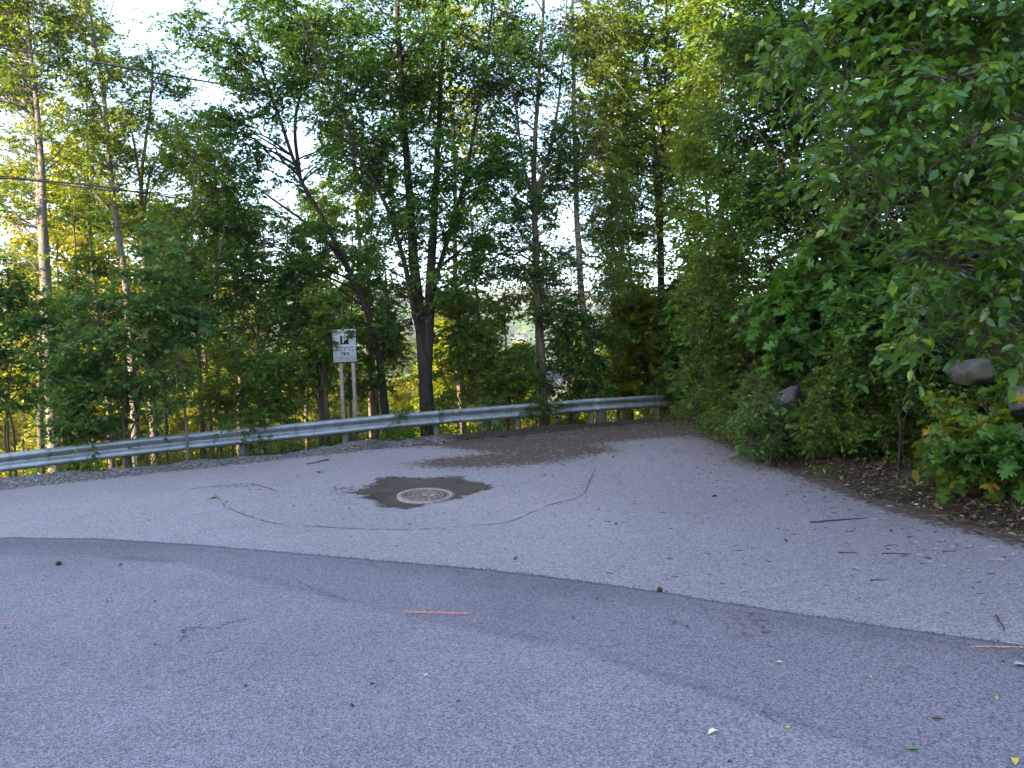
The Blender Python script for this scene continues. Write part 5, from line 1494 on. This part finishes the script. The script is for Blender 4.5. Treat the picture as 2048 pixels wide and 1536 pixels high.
# flattened chalky spots (old chewing gum or lichen)
SPOT = [(1838, 1111, .05), (1858, 1124, .04), (1872, 1098, .045), (1916, 1083, .035), (1937, 1093, .04), (1984, 1094, .06), (1998, 1120, .06), (1890, 1133, .03), (1830, 1086, .03), (1768, 1069, .05), (1706, 1083, .04), (1780, 1013, .05), (1762, 1024, .03), (1752, 1039, .05),
        (2025, 1110, .035), (1935, 1143, .03), (1852, 1084, .03), (1905, 1095, .025)]
for k, (px, py, s) in enumerate(SPOT):
    p = on_road(px, py)
    g = np.random.default_rng(400 + k)
    a = np.arange(12) * math.pi / 6
    r = s * .62 * (1 + .35 * g.standard_normal(12) * .6)
    V = np.concatenate([np.stack([np.cos(a) * r * 1.3, np.sin(a) * r, a * 0 + .001], 1), np.stack([np.cos(a) * r * .8, np.sin(a) * r * .6, a * 0 + .008], 1), [[0, 0, .010]]])
    f4 = [(i, (i + 1) % 12, 12 + (i + 1) % 12, 12 + i) for i in range(12)]
    o = mesh('pale_crust_spot', V, [np.array(f4), np.array([(12 + i, 12 + (i + 1) % 12, 24) for i in range(12)])], M['flat_white'], smooth=True)
    o.location = (p[0], p[1], p[2] + .003)
    tag(o, 'pale chalky spot stuck to the asphalt near the right bank', 'spot', 'pale spots on the asphalt by the bank')

p = P(1618, 919, 11); p = ground(1618, 921); p[2] = max(float(terrain(p[0], p[1])), p[2])
e = empty('lighter', (p[0], p[1], p[2] + .014), 'pink plastic lighter or tube lying in the dead leaves at the bank foot', 'lighter', rz=.15)
MB().tube([(-.02, 0, 0), (-.018, 0, 0), (.045, 0, 0), (.047, 0, 0)], [.006, .013, .013, .008], 10).build('body', M['pink'], e, True)
MB().tube([(-.045, 0, 0), (-.043, 0, 0), (-.022, 0, 0), (-.02, 0, 0)], [.006, .011, .011, .008], 10).build('cap', M['whitebit'], e, True)

# ------------------------------------------------------------------ air
m, nt, out = material('thin evening haze')
pv = nd(nt, 'ShaderNodeVolumePrincipled', {'Color': (.88, .91, 1.0), 'Density': .00028, 'Anisotropy': .2})
nt.links.new(pv.outputs[0], out.inputs['Volume'])
hz = MB().box((150, 1080, 112), (3700, 2540, 290)).build('haze', m)
tag(hz, kind='stuff', label='thin pale evening haze over the valley')
#MORE_END
# ------------------------------------------------------------------ light and air
world = bpy.data.worlds.new('World')
SC.world = world
world.use_nodes = True
wn = world.node_tree
wn.nodes.clear()
wo = wn.nodes.new('ShaderNodeOutputWorld'); bg = wn.nodes.new('ShaderNodeBackground'); sky = wn.nodes.new('ShaderNodeTexSky')
SUN_EL, SUN_AZ = R(14), math.atan2(-.8, -.6)
sky.sky_type = 'NISHITA'; sky.sun_disc = False
sky.sun_elevation = SUN_EL; sky.sun_rotation = SUN_AZ % (2 * math.pi)
sky.air_density = 1.0; sky.dust_density = 1.0; sky.ozone_density = 1.5
bg.inputs[1].default_value = .15
wn.links.new(sky.outputs[0], bg.inputs[0]); wn.links.new(bg.outputs[0], wo.inputs[0])
sun_d = bpy.data.lights.new('sun', 'SUN')
sun_d.energy = 5.0; sun_d.angle = R(.55); sun_d.color = (1.0, .84, .56)
sun = bpy.data.objects.new('sun', sun_d)
v = Vector((math.sin(SUN_AZ) * math.cos(SUN_EL), math.cos(SUN_AZ) * math.cos(SUN_EL), math.sin(SUN_EL)))
sun.rotation_euler = v.to_track_quat('Z', 'Y').to_euler()
sun.location = (-20, -40, 30)
COL.objects.link(sun)
SC.view_settings.view_transform = 'Standard'
SC.view_settings.look = 'None'
SC.view_settings.exposure = 2.65
SC.view_settings.gamma = 1.0
SC.render.engine = 'CYCLES'
cy = SC.cycles
cy.max_bounces = 5; cy.diffuse_bounces = 2; cy.glossy_bounces = 2; cy.transmission_bounces = 4; cy.transparent_max_bounces = 4
cy.caustics_reflective = False; cy.caustics_refractive = False
cy.use_denoising = True
